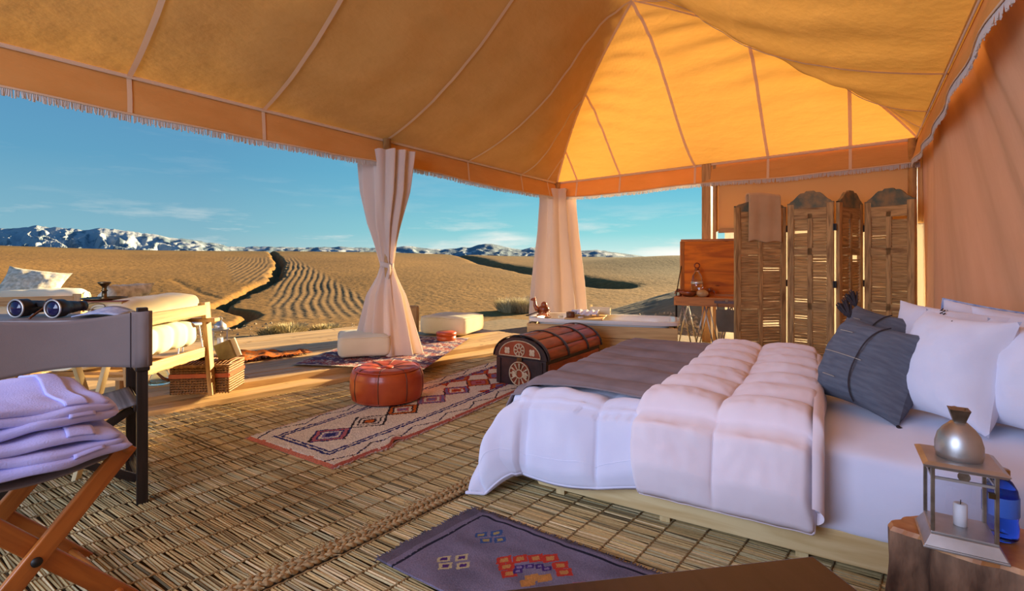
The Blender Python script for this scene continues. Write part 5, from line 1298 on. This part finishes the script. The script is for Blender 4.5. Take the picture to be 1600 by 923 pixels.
cushion_roll('seat_cushion', 'cream seat cushion at the front of the armchair', AC(0, .46, .40), ac_rz, .76, .22, .07, 12)
pillow('throw_pillow', 'patterned cream throw pillow sticking up above the armchair back', 'pillow', AC(.0, .34, .70), (-.75, .1, .6), (0, 1, .10), .36, .36, .15, 'pattern_cream', 21)
a2 = Vector((-4.35, 4.55, .10))
ac2 = dup(ac, (a2.x, a2.y, .10), (0, 0, math.radians(20)), 'wooden armchair at the left edge behind the side table')
cushion_roll('seat_cushion', 'cream cushion on the armchair at the left edge', (a2.x-.03, a2.y+.16, .70), math.radians(20), .78, .12, .13, 31)
pillow('throw_pillow', 'patterned cream pillow leaning in the armchair at the left edge', 'pillow', (a2.x-.12, a2.y+.20, .84), (.3, -.7, .6), (0, .5, 1), .5, .42, .15, 'pattern_cream', 33)
ws = G(42, 598, .10); wst = thing('woven_stool', 'low round woven stool on the deck at the left', 'stool', (ws.x, ws.y, .10)); 
MB().lathe([(.12, 0), (.15, .02), (.155, .09), (.14, .12), (0, .125)], n=28).build('seat', M['wicker_light'], wst, smooth=True)
mb = MB(); [mb.tube([((.150 if z < .1 else .145)*math.cos(2*PI*k/28), (.150 if z < .1 else .145)*math.sin(2*PI*k/28), z) for k in range(28)], .008, 6, closed=True) for z in (.02, .045, .07, .095)]; mb.build('woven_band', M['wicker_light'], wst, smooth=True, kind='stuff')

# ------------------------------------------------------------------ picnic basket, jug, boxes
bkx = G(308, 616, .10); bs = thing('picnic_basket', 'brown wicker picnic basket with a red leather strap on the deck', 'basket', (bkx.x-.01, bkx.y+.16, .10), math.radians(8))
BWx, BDy, BH = .40, .30, .205
MB().box((0, 0, BH/2), (BWx-.012, BDy-.012, BH-.006)).build('body', M['wicker'], bs, bevel=.012)
mb = MB()
nx, nz = 20, 11
for k in range(nz):
    z = .012+k*(BH-.02)/(nz-1)
    for side in range(4):
        Ls = BWx if side % 2 == 0 else BDy; n = nx if side % 2 == 0 else 15; pts = []
        for i in range(n*2+1):
            x = -Ls/2+Ls*i/(n*2); o_ = .005*math.cos(PI*(i*.5*2/1)+k*PI) if i % 1 == 0 else 0; o_ = .0045*(1 if (i//1+k) % 2 else -1)
            if side == 0: pts.append((x, -BDy/2+o_*-1, z))
            elif side == 1: pts.append((BWx/2+o_, x, z))
            elif side == 2: pts.append((x, BDy/2+o_, z))
            else: pts.append((-BWx/2-o_, x, z))
        mb.tube(pts, .0062, 5)
for side in range(4):
    Ls = BWx if side % 2 == 0 else BDy; n = nx if side % 2 == 0 else 15
    for i in range(n+1):
        x = -Ls/2+Ls*i/n; p_ = [(x, -BDy/2), (BWx/2, x), (x, BDy/2), (-BWx/2, x)][side]; mb.tube([(p_[0], p_[1], 0), (p_[0], p_[1], BH)], .004, 5)
mb.build('weave', M['wicker'], bs, smooth=True, kind='stuff')
mb = MB()
for k in range(16):
    x = -BWx/2+BWx*(k+.5)/16; mb.tube([(x, -BDy/2, BH+.004), (x, -.05, BH+.014), (x, .05, BH+.014), (x, BDy/2, BH+.004)], .008, 6)
mb.tube([(-BWx/2, -BDy/2, BH), (BWx/2, -BDy/2, BH), (BWx/2, BDy/2, BH), (-BWx/2, BDy/2, BH)], .010, 8, closed=True); mb.build('lid', M['wicker'], bs, smooth=True, kind='stuff')
MB().box((0, -BDy/2-.009, BH*.66), (BWx+.016, .006, .032)).box((BWx/2+.009, 0, BH*.66), (.006, BDy, .02)).build('leather_strap', M['strap'], bs, bevel=.002, kind='stuff')
MB().tube([(-.21, -.12, .10), (-.25, -.14, .12), (-.29, -.15, .165)], [.012, .012, .008], 6).build('handle', M['leather_dark'], bs, smooth=True)
bx1 = thing('metal_case', 'small olive box leaning on the picnic basket', 'box', (bkx.x+.13, bkx.y+.20, .10+BH+.014)); o_ = MB().bar((0, 0, .0), (-.055, 0, .135), .13, .055, (0, 1, 0)).build('body', M['olive_box'], bx1, bevel=.006); MB().bar((.032, 0, .012), (-.023, 0, .147), .134, .012, (0, 1, 0)).build('edge_band', M['cream_cloth'], bx1)
bx2 = thing('dark_pouch', 'dark leather pouch on top of the picnic basket', 'pouch', (bkx.x-.05, bkx.y+.17, .10+BH+.014), .3); MB().ball((0, 0, .028), .055, 14, sc=(1.1, .8, .55)).build('body', M['black_rubber'], bx2, smooth=True); MB().box((0, -.02, .05), (.08, .05, .012), .1).build('flap', M['leather_dark'], bx2, bevel=.004)
jg = G(242, 602, .10); jug = thing('glass_jug', 'squat clear glass jug on the deck left of the picnic basket', 'jug', (jg.x, jg.y+.06, .10))
MB().lathe([(.0, .004), (.078, .0), (.082, .012), (.075, .04), (.060, .075), (.046, .11), (.046, .135), (.05, .14), (.043, .138), (.042, .11), (.056, .075), (.070, .04), (.075, .014), (0, .010)], n=28).build('body', M['clear_glass'], jug, smooth=True)
# far small lantern with tray table
fl_p = G(344, 545, .10); fl2 = thing('lantern', 'small pale metal lantern standing on the deck by the armchair', 'lantern', (fl_p.x, fl_p.y, .10), .5)
mb = MB(); frustum(mb, 0, .085, .03, .075); mb.build('base', M['silver'], fl2)
for sx in (-1, 1):
    for sy in (-1, 1): MB().box((sx*.068, sy*.068, .12), (.014, .014, .18)).build('post', M['silver'], fl2)
for sx, sy in ((1, 0), (-1, 0), (0, 1), (0, -1)): MB().box((sx*.068, sy*.068, .12), (.002 if sx else .12, .002 if sy else .12, .17)).build('glass_pane', M['pane'], fl2)
mb = MB(); frustum(mb, .21, .085, .225, .088); mb.build('roof_plate', M['silver'], fl2); MB().lathe([(.07, .225), (.06, .27), (.03, .30), (.014, .315)], n=16).build('dome', M['silver'], fl2, smooth=True); MB().tube([(.022*math.cos(2*PI*k/14), 0, .335+.022*math.sin(2*PI*k/14)) for k in range(14)], .004, 6, closed=True).build('ring_handle', M['silver'], fl2)
cd2 = thing('candle', 'cream candle inside the small lantern on the deck', 'candle', (fl_p.x, fl_p.y, .131)); MB().lathe([(.03, 0), (.03, .09), (0, .088)], n=14).build('wax', M['wax'], cd2, smooth=True)
tt = thing('tray_table', 'small round white tray table on thin legs behind the armchair leg', 'table', (fl_p.x-.20, fl_p.y-.25, .10)); MB().lathe([(0, .30), (.15, .30), (.165, .325), (.16, .328), (.145, .308), (0, .308)], n=28).build('tray', M['white_enamel'], tt, smooth=True)
for k in range(3): a = 2*PI*k/3+.4; MB().tube([(.10*math.cos(a), .10*math.sin(a), .30), (.14*math.cos(a), .14*math.sin(a), 0)], .007, 6).build('leg', M['white_enamel'], tt)

# ------------------------------------------------------------------ textiles and seats on the deck
ob0, ob1 = G(338, 566, .105), G(466, 552, .105)
obk = thing('fringed_blanket', 'orange fringed blanket crumpled on the deck', 'blanket', (ob0.x, ob0.y, .104)); od = (ob1-ob0); oL = od.length; od.normalize(); on_ = Vector((-od.y, od.x, 0))
def obf(u, v):
    x = u*oL*1.02; y = (v-.45)*.42*(1-.45*u); return od*x+on_*(y+.05*fnoise(u*4, v*3, 5))+Vector((0, 0, .018+.045*max(0, fnoise(u*5, v*4, 7))+.05*math.sin(PI*min(1, u*1.3))*math.sin(PI*v)*(.6+.5*fnoise(u*6, v*3, 1))))
mb = MB(); mb.grid(obf, 60, 30); k = 0
for i in range(60):
    for j in range(30):
        n_ = fnoise(i*.16, j*.24, 3)+.5*fnoise(i*.5, j*.6, 9); mb.col[k] = (.58, .15, .02) if n_ > -.15 else ((.05, .03, .03) if n_ < -.42 else (.35, .16, .06)); k += 1
mb.build('weave', M['rug_v'], obk, smooth=True, solid=.012)
mb = MB()
for i in range(160):
    u = 1 if i % 3 else random.random(); v = random.random() if i % 3 else 0; p_ = obf(u, v); d_ = (od if i % 3 else -on_)*random.uniform(.04, .09); mb.tube([p_, p_+d_*.5+Vector((0, 0, .008)), p_+d_+Vector((random.uniform(-.02, .02), random.uniform(-.02, .02), -.004))], .004, 4)
mb.build('fringe', plain('dark_fringe', (.10, .05, .03), .9, 0, (.45, .13, .03), 9), obk, kind='stuff')
dl, dn, df_ = G(455, 571, .105), G(662, 579, .105), G(735, 529, .105); dx_ = (dn-dl); dy_ = (df_-dn)
drg = thing('striped_rug', 'purple and red flecked woven rug on the deck under the white poufs', 'rug', (dl.x, dl.y, .104))
def drc(u, v):
    s_ = (u*dx_.length*.3+v*dy_.length); b_ = math.sin(s_*22+fnoise(u*8, v*8)*2); n_ = random.random()
    c = (.12, .08, .15) if b_ > .2 else ((.38, .30, .28) if n_ < .45 else (.34, .05, .05))
    if fnoise(u*26, v*30, 3) > .25: c = (.55, .48, .42)
    if v < .02 or v > .98 or u < .012: c = (.5, .42, .34)
    return c
mb = col_grid('w', None, lambda u, v: dx_*u+dy_*v, 130, 150, drc, lambda u, v: .012+.003*random.random()); mb.build('weave', M['rug_v'], drg, smooth=True)
def pouf(label, c, rz, sx, sy, h, grp='white square poufs on the deck'):
    t = thing('floor_pouf', label, 'pouf', c, rz, None)
    def f(u, v):
        a = 2*PI*u; z = -1+2*v; ex = .22
        cx, cy = math.copysign(abs(math.cos(a))**ex, math.cos(a)), math.copysign(abs(math.sin(a))**ex, math.sin(a)); w_ = (1-abs(z)**9)**.35 if abs(z) < 1 else 0
        pf_ = 1+.035*(1-z*z); top = .02*(1-w_)*0
        zz = h/2+h/2*z*(1.0)+.010*fnoise(cx*w_*3, cy*w_*3, z+c[0])*(.3+abs(z))
        return Vector((sx/2*cx*w_*pf_, sy/2*cy*w_*pf_, zz))
    MB().grid(f, 72, 40, closed=True).build('cover', M['cream_cloth'], t, smooth=True)
    mb = MB()
    for z in (.055, h-.03):
        mb.tube([Vector((sx/2*1.005*math.copysign(abs(math.cos(2*PI*k/72))**.22, math.cos(2*PI*k/72)), sy/2*1.005*math.copysign(abs(math.sin(2*PI*k/72))**.22, math.sin(2*PI*k/72)), z)) for k in range(72)], .006, 5, closed=True)
    mb.build('piping', M['cream_cloth'], t, smooth=True, kind='stuff'); return t
pouf('white square pouf beside the tied drape on the deck', (-1.545, 5.34, .117), math.radians(18), .50, .56, .235)
fq0, fq1, fq2 = G(655, 522, .117), G(718, 526, .117), G(756, 520, .117); fc = fq0.lerp(fq2, .5)
pouf('wide white pouf at the far end of the striped rug', (fc.x, fc.y+.10, .117), math.atan2((fq1-fq0).y, (fq1-fq0).x), .66, .62, .255)
sb = G(697, 531, .117); sbx = thing('leather_box', 'small round brown leather box in front of the far white pouf', 'box', (sb.x, sb.y+.02, .117)); MB().lathe([(0, 0), (.115, 0), (.118, .01), (.118, .06)], n=28).build('body', M['leather'], sbx, smooth=True); MB().lathe([(.124, .058), (.124, .094), (.11, .102), (0, .10)], n=28).build('lid', M['leather'], sbx, smooth=True)
tpn = G(642, 519, .117); tp_ = thing('leather_board', 'upright tan leather board behind the tied drape on the deck', 'board', (tpn.x, tpn.y, .117), -.05)
MB().box((0, 0, .18), (.22, .05, .36)).build('board', M['leather_tan'], tp_, bevel=.02, seg=3); MB().tube([(-.09, -.028, .02), (-.09, -.028, .34), (.09, -.028, .34), (.09, -.028, .02)], .003, 4).build('stitching', M['leather_dark'], tp_)

# ------------------------------------------------------------------ dry shrub, grass, stones outside
def tuft(mb, c, R_, hh, n, cols, rnd, lean=.8):
    for k in range(n):
        a = rnd.uniform(0, 2*PI); rr = R_*math.sqrt(rnd.random())*.45; b = c+Vector((rr*math.cos(a), rr*math.sin(a), -.03)); l_ = rnd.uniform(.15, lean)*R_; h_ = hh*rnd.uniform(.45, 1)*(1-.25*rr/R_)
        tip = b+Vector((l_*math.cos(a), l_*math.sin(a), h_)); mid = b.lerp(tip, .5)+Vector((0, 0, h_*.14)); w_ = rnd.uniform(.004, .009)*max(1, R_*1.6); s_ = Vector((-math.sin(a+.6), math.cos(a+.6), 0))*w_
        q = rnd.uniform(.7, 1.2); c_ = cols[rnd.randrange(len(cols))]; mb.add([b-s_, b+s_, mid+s_*.8, mid-s_*.8, tip], [(0, 1, 2, 3), (3, 2, 4)], None, 0, tuple(x*q for x in c_))
rnd = random.Random(5)
bu = ground_at(806, 487); sc_ = thing('dry_shrub', 'pale dry spiky shrub on the plain left of the far drape', 'shrub', (bu[0], bu[1], ground_z(*bu)))
mb = MB()
for k in range(9): tuft(mb, Vector((rnd.uniform(-.62, .62), rnd.uniform(-.35, .35), .02)), .62, .72*rnd.uniform(.7, 1.05), 420, [(.90, .80, .55), (.75, .64, .40), (.5, .40, .2)], rnd)
mb.build('stems', M['straw'], sc_, kind='stuff')
for px, py, s_, lb in ((470, 527, 1.0, 'dry grass clump at the deck edge beyond the orange blanket'), (505, 523, .8, 'dry grass clump at the deck edge by the left white pouf'), (437, 529, .75, 'low dry grass clump left of the deck-edge clumps')):
    g_ = ground_at(px, py-6); t = thing('grass_clump', lb, 'grass', (g_[0], g_[1], ground_z(*g_))); mb = MB()
    for k in range(5): tuft(mb, Vector((rnd.uniform(-.3, .3)*s_, rnd.uniform(-.15, .15)*s_, 0)), .34*s_, .26*s_, 170, [(.52, .42, .20), (.38, .30, .13), (.6, .48, .25)], rnd)
    mb.build('blades', M['straw'], t, kind='stuff')
mb = MB()
for k in range(2600):
    if k % 3: px, py = rnd.uniform(755, 1140), rnd.uniform(430, 530)
    else: px, py = rnd.uniform(200, 760), rnd.uniform(505, 545)
    x, y = ground_at(px, py); s_ = rnd.uniform(.012, .045)*(y/9)**.5
    if y > 17 or y < 6.8: continue
    a, b_ = rnd.uniform(0, 3), rnd.uniform(.6, 1.3)
    c = Vector((x, y, ground_z(x, y)+s_*.25)); vs = [c+Vector((s_*math.cos(a+i*2.1)*b_, s_*math.sin(a+i*2.1), -s_*.4)) for i in range(3)]+[c+Vector((s_*.3*math.cos(a), s_*.3*math.sin(a), s_*.6*b_))]; mb.add(vs, [(0, 1, 3), (1, 2, 3), (2, 0, 3), (2, 1, 0)])
st_ = mb.build('stones', M['stone'], kind='stuff'); tag(st_, 'loose stones scattered over the bare ground beyond the deck and tub', 'stones', None, 'stuff')
